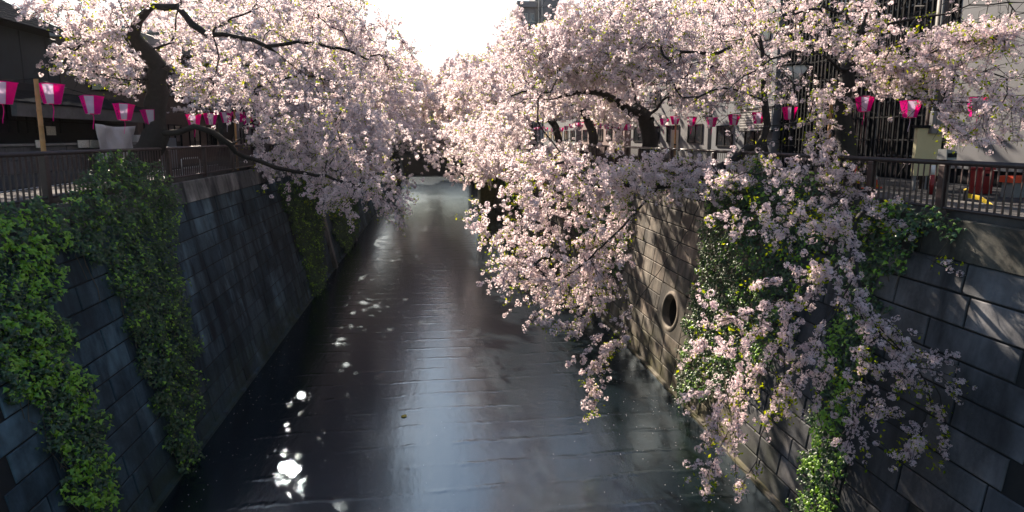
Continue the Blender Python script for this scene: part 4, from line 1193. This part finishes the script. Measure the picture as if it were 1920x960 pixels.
for i, (px, py) in enumerate([(552, 222), (566, 226), (582, 229), (628, 236), (645, 238), (672, 240)]):
    lantern(atx(px, py, XL - .6), ORD[i] + ' tiny pink lantern from the left showing through the far left blossom', GF, i % 3 == 1)

def cord(pts, label, sag=.1):
    q = []
    for a, b in zip(pts[:-1], pts[1:]):
        for k in range(6):
            t = k / 6; q.append(a + (b - a) * t + np.array([0, 0, .02 - sag * t * (1 - t)]))
    q.append(pts[-1] + np.array([0, 0, .02]))
    m = MB().tube(q, .011, 5, False); tag(m.build('lantern_cord', 'steel'), label, 'cord')
def pole(px, py, X, zb, r, label):
    p = atx(px, py, X); root = thing('bamboo_pole', (p[0], p[1], zb), label, 'pole', 'bamboo poles holding the lantern strings')
    m = MB(); h = p[2] - zb; n = max(4, int(h / .38)); pts, rr = [], []
    for i in range(n + 1):
        z = zb + h * i / n
        for dz, k in ((-.02, 1), (0, 1.12), (.02, 1)): 
            if zb <= z + dz <= p[2]: pts.append((p[0], p[1], z + dz)); rr.append(r * k * (1 - .18 * i / n))
    m.tube(pts, rr, 10).build('culm', 'bamboo', root, True)
    MB().tube([(p[0], p[1], .9), (p[0], p[1], .98)], r * 1.15, 10).build('binding', 'rubber', root)
    return p
pl1 = pole(67, 148, XL + .06, -.25, .062, 'bamboo pole tied to the near left railing')
pl2 = pole(439, 205, XL + .06, -.25, .055, 'bamboo pole at the end of the left railing panel')
pr1 = pole(1560, 178, XR, -.3, .07, 'bamboo pole beside the nearest right cherry trunk')
pr2 = pole(1268, 208, XR + .1, -.3, .06, 'far right bamboo pole with a lantern on it')
allL = sorted(LPTS + [pl1, pl2], key=lambda p: p[1]); cord([atx(-200, 140, XL)] + allL, 'dark cord carrying the left bank lanterns')
allR = sorted(RPTS + [pr1], key=lambda p: p[1]); cord([atx(2100, 170, XR)] + allR, 'dark cord carrying the right bank lanterns')

# ------------------------------------------------------------------ buildings
def window(root, face, u0, u1, z0, z1, x, s, frame='steel', bars=0):
    """window in a wall plane X = x (face 'x') or Y = x (face 'y'); s = outward sign"""
    m = MB(); t = .06
    def bx(a0, a1, c0, c1, d0, d1):
        lo, hi = sorted((x + s * d0, x + s * d1))
        if face == 'x': m.box(lo, hi, a0, a1, c0, c1)
        else: m.box(a0, a1, lo, hi, c0, c1)
    bx(u0, u1, z0, z0 + t, 0, .07); bx(u0, u1, z1 - t, z1, 0, .07); bx(u0, u0 + t, z0 + t, z1 - t, 0, .065); bx(u1 - t, u1, z0 + t, z1 - t, 0, .065)
    um = (u0 + u1) / 2; bx(um - t / 2, um + t / 2, z0 + t, z1 - t, .004, .06)
    f = m.build('window', frame, root)
    m = MB(); bx(u0 + t, um - t / 2, z0 + t, z1 - t, .004, .02); bx(um + t / 2, u1 - t, z0 + t, z1 - t, .004, .02)
    m.build('pane', 'glass', f)

def building(x0, x1, y0, y1, h, wallm, label, face_x, rows, ncols, name='building', roofm='grey', cat='building', hidden=()):
    root = thing(name, ((x0 + x1) / 2, (y0 + y1) / 2, -.3), label, cat)
    MB().box(x0, x1, y0, y1, -.35, h).build('wall', wallm, root)
    MB().cbox(x0 - .15, x1 + .15, y0 - .15, y1 + .15, h + .002, h + .5, .04).build('parapet', roofm, root)
    s = -1 if face_x == x0 else 1
    L = (y1 - y0) / ncols
    for r_ in rows:
        for c in range(ncols):
            window(root, 'x', y0 + L * (c + .2), y0 + L * (c + .8), r_, r_ + 1.35, face_x, s)
    L = (x1 - x0) / 3
    for r_ in rows:
        for c in range(3):
            window(root, 'y', x0 + L * (c + .25), x0 + L * (c + .75), r_, r_ + 1.35, y0, -1)
    return root

# --- left: dark timber house
hs = thing('timber_house', (-17.5, 25, -.3), 'dark timber house with shingled eaves behind the near left railing', 'house')
XF = -14.9
MB().box(XF - 5, XF - .3, 19, 32.0, -.35, 3.2).build('wall', 'darkwood', hs)
# ground floor details: dark slatted shutters
y = 19.2
while y < 26.8:
    MB().cbox(XF - .3, XF - .22, y, y + .42, 1.55, 3.1, .01).build('shutter_slat', 'darkwood', hs); y += .5
MB().box(XF - .6, XF - .31, 19, 27.0, 3.2, 3.42).build('beam', 'darkwood', hs)
y = 19.0
while y < 27.0:        # upper storey cladding sheets
    MB().cbox(XF - .55, XF - .35, y, min(y + 1.46, 27.2), 3.43, 5.35, .015).build('cladding_panel', 'tealboard', hs); y += 1.5
MB().box(XF - 5, XF - .56, 19, 27.2, 3.42, 5.9).build('upper_wall', 'darkwood', hs)
# eaves of overlapping shingle rows
for i in range(26):
    x_ = XF + .45 - .36 * i; z_ = 5.42 + .19 * i
    m = MB(); m.poly([(x_, 18.6, z_), (x_ - .42, 18.6, z_ + .20), (x_ - .42, 27.8, z_ + .20), (x_, 27.8, z_), (x_, 18.6, z_ - .05), (x_ - .42, 18.6, z_ + .13), (x_ - .42, 27.8, z_ + .13), (x_, 27.8, z_ - .05)],
             [(0, 3, 2, 1), (4, 5, 6, 7), (0, 4, 7, 3), (1, 2, 6, 5), (0, 1, 5, 4), (3, 7, 6, 2)])
    m.build('shingle_row', 'roof', hs)
# lean-to roof of corrugated strips over the entrance
for i in range(16):
    ya = 22.4 + i * .62
    v = [(XF + .95, ya, 2.62), (XF + .95, ya + .58, 2.62), (XF - .4, ya + .58, 3.18), (XF - .4, ya, 3.18)]
    v += [(p[0], p[1], p[2] - .05) for p in v]
    MB().poly(v, [(0, 1, 2, 3), (7, 6, 5, 4), (0, 4, 5, 1), (1, 5, 6, 2), (2, 6, 7, 3), (3, 7, 4, 0)]).build('roof_sheet', 'roof', hs)
MB().box(XF + .72, XF + .90, 22.4, 32.3, 2.1, 2.56).build('fascia', 'greyblock', hs)
MB().tube([(XF + .3, 22.2, -.3), (XF + .3, 22.2, 3.0)], .07, 8).build('post', 'darkwood', hs)
MB().tube([(XF + .2, 19, 1.98), (XF + .2, 31, 1.98)], .03, 6).build('handrail', 'steel', hs)
# block garden wall with notices
gw = thing('garden_wall', (-13.9, 20, -.3), 'low grey block wall in front of the dark timber house', 'wall')
r_ = random.Random(3)
for j in range(3):
    y = 18.9 + (.4 if j % 2 else 0)
    while y < 30:
        MB().cbox(-14.1, -13.75 + r_.uniform(0, .01), y, y + .78, -.3 + j * .46, -.3 + j * .46 + .44, .012).build('block', 'greyblock', gw); y += .8
MB().cbox(-14.15, -13.68, 18.9, 30.6, 1.082, 1.16, .01).build('cap', 'kerb', gw)
for (px, py, w_, h_, lab) in ((88, 245, 16, 15, 'paper notice on the dark shutter just right of the near bamboo pole'), (68, 270, 15, 13, 'paper notice on the grey wall behind the near bamboo pole'),
                         (147, 270, 20, 13, 'paper notice on the grey wall below the second lantern'), (170, 270, 20, 13, 'paper notice on the grey wall left of the tarpaulin')):
    X = -13.62 if py > 250 else XF - .1
    p = atx(px, py, X); q = atx(px + w_, py, X); dz = h_ / 1100 * p[1] / 2
    tag(MB().box(X - .012, X + .012, p[1] - .02, q[1], p[2] - dz, p[2] + dz).build('paper_notice', 'print', None, False, (X, p[1], p[2])), lab, 'notice', 'paper notices on the left wall')
# tarpaulin with folds
a = atx(178, 232, -13.3); b = atx(250, 236, -13.3)
nx_, nz_ = 24, 12; V = []
for j in range(nz_ + 1):
    for i in range(nx_ + 1):
        u, v = i / nx_, j / nz_
        V.append((-13.3 + .09 * sin(u * 9 + v * 4) * (1 - v * .4) + .05 * sin(u * 21 - v * 7), a[1] + (b[1] - a[1]) * u, a[2] + (b[2] - a[2]) * u - .08 * sin(pi * u) * (1 - v) - 1.55 * v))
Q = [(j * (nx_ + 1) + i, j * (nx_ + 1) + i + 1, (j + 1) * (nx_ + 1) + i + 1, (j + 1) * (nx_ + 1) + i) for j in range(nz_) for i in range(nx_)]
m = MB(); m.poly(V, Q)
ob = m.build('tarpaulin', 'sheet', None, True, (a[0], a[1], a[2])); tag(ob, 'creased pale grey tarpaulin hung beside the thick cherry trunk', 'tarpaulin')
md = ob.modifiers.new('thick', 'SOLIDIFY'); md.thickness = .01

building(-24, -15.5, 34, 46, 6.5, 'brownwall', 'brown two storey house behind the second left cherry tree', -15.5, (.8, 3.8), 4)
building(-26, -15.8, 48, 64, 9.0, 'greywall', 'grey three storey block behind the middle left cherry trees', -15.8, (.8, 3.7, 6.5), 5)
building(-26, -15.8, 67, 92, 12.0, 'whitewall', 'pale four storey block far down the left bank', -15.8, (.8, 3.7, 6.5, 9.3), 7)
building(-30, -16.5, 96, 125, 14.0, 'brownwall', 'tall brown block at the far end of the left bank', -16.5, (.8, 3.7, 6.5, 9.3), 7)
# shop front things behind the left railing end
for (x_, y_, w_, h_, mm, lab) in ((-14.2, 31.0, 1.0, 1.5, 'sheet', 'pale standing panel behind the arching low branch'), (-14.2, 32.6, .8, 1.5, 'brownwall', 'brown cupboard behind the arching low branch'), (-14.2, 33.9, 1.5, 1.35, 'greywall', 'grey corrugated panel left of the second left bamboo pole')):
    root = thing('street_cabinet', (x_, y_, -.3), lab, 'cabinet')
    MB().cbox(x_ - .5, x_, y_, y_ + w_, -.3, h_, .02).build('body', mm, root)
    MB().cbox(x_ + .003, x_ + .03, y_ + .08, y_ + w_ - .08, -.15, h_ - .12, .01).build('door', mm, root)
    MB().box(x_ + .032, x_ + .06, y_ + w_ * .5, y_ + w_ * .5 + .03, .5, .7).build('handle', 'steel', root)

# --- right: white panelled building, dark grilled building, grey block and others
bw = thing('panel_building', (24, 17.5, -.3), 'pale building with wide horizontal wall panels at the right edge', 'building')
MB().box(19.06, 27, 8, 19.6, -.35, 12).build('wall', 'steel', bw)
for i in range(9):
    for j in range(4):
        y0 = 7 + j * 3.15
        MB().cbox(18.95, 19.055, y0 + .012, y0 + 3.13, .25 + i * 1.02, .25 + i * 1.02 + .99, .006).build('panel', 'whitewall', bw)
bd = thing('grille_building', (24, 25, -.3), 'dark building fronted with tall black steel grilles behind the cream notice board', 'building')
MB().box(19.3, 27, 19.61, 30.5, -.35, 12).build('wall', 'darkwood', bd)
for j in range(38):
    y0 = 19.65 + j * .285
    MB().box(18.92, 19.0, y0, y0 + .07, -.2, 9).build('bar', 'steel', bd)
for i in range(10):
    MB().box(18.93, 18.99, 19.62, 30.4, .3 + i * .95, .36 + i * .95).build('cross_bar', 'steel', bd)
for j in range(3):
    for i in range(3):
        window(bd, 'x', 21.0 + j * 3.1, 23.6 + j * 3.1, .6 + i * 3, 2.9 + i * 3, 19.3, -1, 'grey')
bg_ = building(18.8, 27, 30.8, 38, 9.5, 'greywall', 'blue-grey rendered block behind the street lamp', 18.8, (.8, 3.8, 6.8), 2)
bl = thing('lattice_screen', (18.6, 35, 1.5), 'white diamond lattice panel behind the right lanterns', 'lattice')
p = atx(1388, 245, 18.55); q = atx(1446, 245, 18.55); z1 = atx(1415, 205, 18.55)[2]
MB().box(18.5, 18.6, q[1], p[1], p[2], z1).build('screen', 'lattice', bl)
MB().box(18.46, 18.62, q[1] - .1, p[1] + .1, z1, z1 + .1).box(18.46, 18.62, q[1] - .1, p[1] + .1, p[2] - .1, p[2]).build('frame', 'steel', bl)
building(19, 30, 39, 55, 12.5, 'whitewall', 'tall off-white building glimpsed through the right blossom', 19, (1, 4, 7, 10), 4)
building(19, 30, 57, 74, 10.5, 'pinkwall', 'pale pink building behind the V shaped cherry trunk', 19, (1, 4, 7), 5)
building(19, 32, 77, 100, 11.0, 'greywall', 'grey block far down the right bank', 19, (1, 4, 7), 6)

# apartment tower over the trees
tw = thing('apartment_tower', (26, 128, -.3), 'dark apartment tower with a rounded balcony corner rising above the right blossom', 'tower block')
def tp(px, py): return at(px, py, 128)
xa, xb, xc = tp(978, 30)[0], tp(1004, 30)[0], tp(1047, 30)[0]
zt = tp(980, 3)[2]
MB().box(xa, xb, 128, 140, -.35, zt - 1.2).build('wall', 'tower', tw)
MB().cbox(xa - 1.1, xb + .1, 127.2, 140.2, zt - 1.2, zt, .1).build('roof_slab', 'tower', tw)
MB().box(xa - .9, xa - .02, 129.5, 139.5, -.35, zt - 1.3).build('side_wall', 'towerpale', tw)
MB().box(xb + .9, xc, 127, 142, -.35, zt + 6).build('lift_shaft', 'tower', tw)
MB().box(xb + .02, xb + .88, 128.6, 140, -.35, zt + 1).build('link_wall', 'grey', tw)
for i in range(9):
    zc = zt - 4.6 - i * 3.3
    m = MB(); v, n = [], 10
    cx = (xa + xb) / 2; rx = (xb - xa) / 2 + .1
    for z in (zc - 1.1, zc):
        v += [(cx + rx * cos(pi + pi * k / n), 127.98 + 1.5 * sin(pi + pi * k / n), z) for k in range(n + 1)]
    f = [(k, k + 1, n + 2 + k, n + 1 + k) for k in range(n)] + [tuple(range(n + 1, 2 * n + 2)), tuple(range(n, -1, -1))]
    m.poly(v, f); m.build('balcony', 'tower', tw)
    MB().tube([(cx + rx * cos(pi + pi * k / n), 127.98 + 1.5 * sin(pi + pi * k / n), zc + .35) for k in range(n + 1)], .06, 6).build('balcony_rail', 'towerpale', tw)
    window(tw, 'y', cx - 1.2, cx - .2, zc + .2, zc + 2.2, 127.98, -1, 'towerpale')
    window(tw, 'y', cx + .3, cx + 1.2, zc + .2, zc + 2.2, 127.98, -1, 'towerpale')
MB().tube([(xb + 1.2, 126.9, 0), (xb + 1.2, 126.9, zt + 4)], .1, 6).build('downpipe', 'towerpale', tw)
MB().tube([(xb + .5, 126.9, 0), (xb + .5, 126.9, zt + 4)], .1, 6).build('downpipe', 'towerpale', tw)

# ------------------------------------------------------------------ street things, right
p = atx(1838, 0, 16.0)
up_ = thing('utility_pole', (16.0, 17.2, -.3), 'thick dark brown utility pole in front of the black grilles', 'pole')
MB().tube([(16.0, 17.2, -.3), (16.0, 17.2, 3), (16.0, 17.2, 12)], [.19, .175, .14], 14).build('shaft', 'polebrown', up_, True)
MB().cbox(15.72, 16.28, 16.86, 17.02, 1.5, 2.2, .02).build('meter_box', 'grey', up_)
MB().tube([(15.85, 17.05, -.3), (15.85, 17.05, 6)], .03, 6).build('conduit', 'grey', up_)
# cream board
p0 = atx(1713, 330, 14.6); p1 = atx(1765, 330, 14.6)
sb = thing('notice_board', (14.6, p0[1], -.3), 'cream notice board with a dark cap behind the right railing', 'board')
c0 = at(1713, 328, 17.0); c1 = at(1752, 328, 17.0); zt_ = at(1740, 240, 17.0)[2]
MB().cbox(c0[0], c1[0] + .15, 17.0, 17.14, .15, zt_, .012).build('board', 'cream', sb)
MB().cbox(c0[0] - .06, c1[0] + .21, 16.94, 17.2, zt_, zt_ + .09, .012).build('cap', 'steel', sb)
MB().box(c0[0] + .05, c0[0] + .13, 17.03, 17.11, -.3, .15).build('leg', 'grey', sb)
MB().box(c1[0] + .02, c1[0] + .10, 17.03, 17.11, -.3, .15).build('leg', 'grey', sb)
mb_ = MB(); q = (10.75, 11.12)
pb = thing('post_box', (10.75, 11.12, .9), 'small grey slanted box on top of the right railing post', 'box')
MB().poly([(10.66, 11.0, .91), (10.9, 11.0, .91), (10.9, 11.25, .91), (10.66, 11.25, .91), (10.66, 11.02, 1.13), (10.9, 11.02, 1.09), (10.9, 11.23, 1.09), (10.66, 11.23, 1.13)],
          [(3, 2, 1, 0), (4, 5, 6, 7), (0, 1, 5, 4), (1, 2, 6, 5), (2, 3, 7, 6), (3, 0, 4, 7)]).build('case', 'grey', pb)
MB().box(10.68, 10.88, 10.985, 10.998, .96, 1.05).build('lid', 'steel', pb)
# street lamp
ls = atx(1490, 152, 13.4)
sl = thing('street_lamp', (ls[0], ls[1], -.3), 'street lamp with a wide inverted cone shade among the right blossom', 'street lamp')
yL = ls[1]
MB().tube([(ls[0], yL, -.3), (ls[0], yL, ls[2])], [.07, .05], 10).build('pole', 'steel', sl, True)
MB().lathe([(.07, 0), (.13, .05), (.50, .52)], tuple(ls), 20).build('shade', 'lampglass', sl, True)
MB().lathe([(.53, .52), (.55, .56), (.50, .60), (.1, .68), (.02, .70)], tuple(ls), 20).build('lamp_cap', 'steel', sl, True)
for k in range(4):
    a_ = pi / 4 + k * pi / 2
    MB().tube([(ls[0] + .14 * cos(a_), ls[1] + .14 * sin(a_), ls[2] + .05), (ls[0] + .515 * cos(a_), ls[1] + .515 * sin(a_), ls[2] + .52)], .012, 5).build('rib', 'steel', sl)
# traffic cones
def cone(p, label, proto=[None]):
    if proto[0] is None:
        root = thing('traffic_cone', p, label, 'traffic cone', 'traffic cones on the right pavement')
        MB().cbox(p[0] - .19, p[0] + .19, p[1] - .19, p[1] + .19, p[2], p[2] + .05, .01).build('base', 'cone', root)
        MB().lathe([(.14, .05), (.11, .25), (.075, .48), (.035, .72), (.02, .74)], p, 16).build('body', 'cone', root, True)
        MB().lathe([(.1085, .285), (.085, .43)], p, 16).build('band', 'white', root, True)
        proto[0] = root
    else: root = tag(copy_tree(proto[0], p), label, 'traffic cone', 'traffic cones on the right pavement')
cone(tuple(at(1637, 348, 17.8) * [1, 1, 0] + [0, 0, -.3]), 'orange red traffic cone left of the cream notice board')
cone(tuple(at(1603, 352, 17.6) * [1, 1, 0] + [0, 0, -.3]), 'orange red traffic cone next to the nearest right cherry trunk, half hidden')
# red bin, red post, orange crate
rb_ = thing('red_bin', (15.2, 14.6, -.3), 'red bin behind the right railing next to the yellow tape', 'bin')
cx, cyy = at(1840, 340, 15.5)[0], 15.5
ORG[rb_.name] = np.array([cx, cyy, -.3]); rb_.location = ORG[rb_.name]
MB().cbox(cx - .22, cx + .22, cyy - .2, cyy + .2, -.28, .42, .03).build('body', 'red', rb_)
MB().cbox(cx - .24, cx + .24, cyy - .22, cyy + .22, .422, .5, .02).build('lid', 'red', rb_)
MB().box(cx - .1, cx + .1, cyy - .215, cyy - .205, .24, .32).build('slot', 'steel', rb_)
rp = at(1747, 350, 15.6)
rpo = thing('red_post', (rp[0], 15.6, -.3), 'short red and white post right of the cream notice board', 'post')
MB().tube([(rp[0], 15.6, -.3), (rp[0], 15.6, .28)], .09, 10).build('shaft', 'red', rpo, True)
MB().tube([(rp[0], 15.6, .282), (rp[0], 15.6, .56)], .088, 10).build('band', 'white', rpo, True)
oc = at(1905, 350, 14.5)
oco = thing('orange_crate', (oc[0], 14.5, -.3), 'shallow orange crate on a stand at the right edge', 'crate')
MB().box(oc[0] - .35, oc[0] + .35, 14.3, 14.7, .12, .15).build('floor', 'cone', oco)
for (a0, a1, b0, b1) in ((-.35, .35, 14.28, 14.3), (-.35, .35, 14.7, 14.72), (-.37, -.352, 14.28, 14.72), (.352, .37, 14.28, 14.72)):
    MB().box(oc[0] + a0, oc[0] + a1, b0, b1, .12, .3).build('side', 'cone', oco)
MB().box(oc[0] - .3, oc[0] + .3, 14.35, 14.65, -.3, .118).build('stand', 'grey', oco)
# yellow tape
tpz = [at(1812, 366, 13.0), at(1838, 371, 12.6), at(1862, 388, 12.1), at(1890, 404, 11.6), at(1925, 411, 11.1)]
m = MB(); v = []
for i, p in enumerate(tpz):
    v += [p + np.array([0, .01, .05]), p + np.array([0, .01, -.06]), p + np.array([0, -.01, -.06]), p + np.array([0, -.01, .05])]
f = [(i * 4 + k, i * 4 + (k + 1) % 4, i * 4 + 4 + (k + 1) % 4, i * 4 + 4 + k) for i in range(len(tpz) - 1) for k in range(4)]
m.poly(v, f); tag(m.build('barrier_tape', 'yellow'), 'yellow barrier tape sagging behind the right railing', 'tape')
sp_ = thing('tape_stake', (tpz[0][0], 13.0, -.2), 'short dark stake holding the yellow barrier tape', 'stake')
MB().tube([(tpz[0][0], 13.02, -.2), (tpz[0][0], 13.02, tpz[0][2] + .12)], .05, 8).build('shaft', 'rubber', sp_)
MB().lathe([(.05, 0), (.055, .02), (.01, .05)], (tpz[0][0], 13.02, tpz[0][2] + .12), 8).build('cap', 'yellow', sp_)
# banner by the far right bamboo pole
bn = atx(1265, 262, XR + .3)
bnr = thing('nobori_banner', (bn[0], bn[1], -.3), 'white upright banner below the far right bamboo pole', 'banner')
MB().tube([(bn[0] - .25, bn[1], -.3), (bn[0] - .25, bn[1], 1.9)], .02, 6).build('pole', 'galv', bnr)
MB().box(bn[0] - .22, bn[0] + .25, bn[1] - .006, bn[1] + .006, .1, 1.85).build('cloth', 'paper', bnr)

# ------------------------------------------------------------------ street things, left
def barrier(y0, w_, x, label, proto=[None]):
    root = thing('guard_hoop', (x, y0, -.17), label, 'guard hoop', 'steel hoops on the left pavement')
    pts = [(x, y0, -.17), (x, y0, .38), (x, y0 + .06, .47), (x, y0 + .16, .5), (x, y0 + w_ - .16, .5), (x, y0 + w_ - .06, .47), (x, y0 + w_, .38), (x, y0 + w_, -.17)]
    MB().tube(pts, .034, 8).build('hoop', 'galv', root, True)
    MB().tube([(x, y0 + .03, .12), (x, y0 + w_ - .03, .12)], .022, 6).build('cross_bar', 'galv', root)
    for yy in (y0, y0 + w_): MB().lathe([(.08, 0), (.08, .02), (.04, .03)], (x, yy, -.168), 10).build('foot', 'galv', root)
barrier(21.2, 3.0, -10.3, 'steel hoop barrier seen through the railing below the thick trunk')
barrier(26.0, 1.9, -10.3, 'shorter steel hoop barrier next to the second left bamboo pole')
# parked car
cx, cyy = -12.5, 17.7
car = thing('parked_car', (cx - 1.9, cyy, -.3), 'dark parked car seen through the railing at the left edge', 'car')
prof = [(0, .30), (.02, .55), (.10, .72), (.75, .86), (1.15, .92), (1.75, 1.38), (2.1, 1.47), (3.2, 1.46), (3.85, 1.15), (4.25, 1.02), (4.35, .8), (4.35, .32)]
m = MB(); v = []; n = len(prof)
for (yy, k) in ((-.84, 1), (-.76, 1), (.76, 1), (.84, 1)):
    for (a_, z_) in prof:
        t_ = .16 * max(0, (z_ - .9) / .55); w2 = yy * (1 - t_)
        dz = -.035 if abs(yy) > .8 else 0
        v.append((cx - a_, cyy + w2, -.3 + z_ + dz))
f = [(r_ * n + i, r_ * n + (i + 1) % n, (r_ + 1) * n + (i + 1) % n, (r_ + 1) * n + i) for r_ in range(3) for i in range(n)] + [tuple(range(n - 1, -1, -1)), tuple(range(3 * n, 4 * n))]
m.poly(v, f); body = m.build('body', 'carpaint', car)
for (a0, z0, a1, z1, nm) in ((1.22, .985, 1.70, 1.35, 'windscreen'), (3.28, 1.435, 3.78, 1.20, 'rear_window')):
    w0 = .66; MB().quad((cx - a0, cyy - w0, -.3 + z0 + .012), (cx - a0, cyy + w0, -.3 + z0 + .012), (cx - a1, cyy + w0 * .9, -.3 + z1 + .012), (cx - a1, cyy - w0 * .9, -.3 + z1 + .012)).build(nm, 'glass', car)
for sgn in (-1, 1):
    MB().poly([(cx - 1.5, cyy + sgn * .846, .68), (cx - 3.6, cyy + sgn * .846, .68), (cx - 3.2, cyy + sgn * .80, 1.06), (cx - 1.95, cyy + sgn * .80, 1.06)], [(0, 1, 2, 3)]).build('side_window', 'glass', car)
    MB().lathe([(.0, -.02), (.10, -.01), (.11, .01), (.08, .04)], (cx - .06, cyy + sgn * .58, .32), 12).build('headlight', 'white', car)
    for a_ in (.85, 3.5):
        wpts = [(cx - a_, cyy + sgn * .70, .02), (cx - a_, cyy + sgn * .86, .02)]
        wl = MB().tube(wpts, .32, 18).build('wheel', 'rubber', car)
        MB().tube([(cx - a_, cyy + sgn * .85, .02), (cx - a_, cyy + sgn * .875, .02)], .2, 14).build('rim', 'galv', wl)
MB().cbox(cx + .0, cx + .05, cyy - .78, cyy + .78, .02, .16, .02).build('bumper', 'grey', car)
MB().box(cx + .052, cx + .065, cyy - .17, cyy + .17, .17, .32).build('number_plate', 'white', car)
MB().box(cx + .01, cx + .03, cyy - .5, cyy + .5, .36, .42).build('grille', 'galv', car)

# floating things
fl = atz(757, 781, WATER)
m = MB(); m.poly([(fl[0] - .10, fl[1] - .05, WATER + .012), (fl[0] + .02, fl[1] - .11, WATER + .03), (fl[0] + .13, fl[1] - .02, WATER + .02), (fl[0] + .06, fl[1] + .10, WATER + .035), (fl[0] - .07, fl[1] + .08, WATER + .015), (fl[0], fl[1], WATER + .05)],
       [(0, 1, 5), (1, 2, 5), (2, 3, 5), (3, 4, 5), (4, 0, 5)]).build('floating_leaf', 'leafdebris', None, False, tuple(fl))
ob = bpy.data.objects['floating_leaf']; tag(ob, 'single yellow leaf floating in the middle of the canal', 'leaf')
r = np.random.default_rng(5)
P = np.stack([r.uniform(-7.3, 9, 900), 10 + 35 * r.random(900) ** 1.6, np.full(900, WATER + .008)], 1)
P[:450, 0] = 9.0 - np.abs(r.normal(0, 1.5, 450)) ; P[450:600, 0] = -7.4 + np.abs(r.normal(0, .8, 150))
pv_ = np.array([(-.5, -.3, 0), (.5, -.4, .1), (.45, .35, 0), (-.4, .45, .12)]); an = r.uniform(0, 6.28, 900); sz = r.uniform(.010, .028, 900)
X = np.stack([pv_[None, :, 0] * np.cos(an)[:, None] - pv_[None, :, 1] * np.sin(an)[:, None], pv_[None, :, 0] * np.sin(an)[:, None] + pv_[None, :, 1] * np.cos(an)[:, None], np.tile(pv_[:, 2], (900, 1))], -1) * sz[:, None, None] + P[:, None]
ob = link('fallen_petals', mesh_np('fallen_petals', X.reshape(-1, 3), [np.arange(3600).reshape(-1, 4)], M['petal'], False, np.tile(PINK_TIP, (3600, 1))))
tag(ob, kind='stuff')

# ------------------------------------------------------------------ haze along the canal
hm = bpy.data.materials.new("thin haze"); hm.use_nodes = True; hm.node_tree.nodes.clear()
ho = hm.node_tree.nodes.new("ShaderNodeOutputMaterial"); hv = hm.node_tree.nodes.new("ShaderNodeVolumePrincipled")
hv.inputs['Color'].default_value = (.95, .92, .93, 1); hv.inputs['Density'].default_value = HAZE; hv.inputs['Anisotropy'].default_value = .75
hm.node_tree.links.new(hv.outputs[0], ho.inputs['Volume'])
ob = MB().box(-1600, 1600, -60, 2600, WATER - 3, 45).build('haze', hm); tag(ob, kind='stuff')
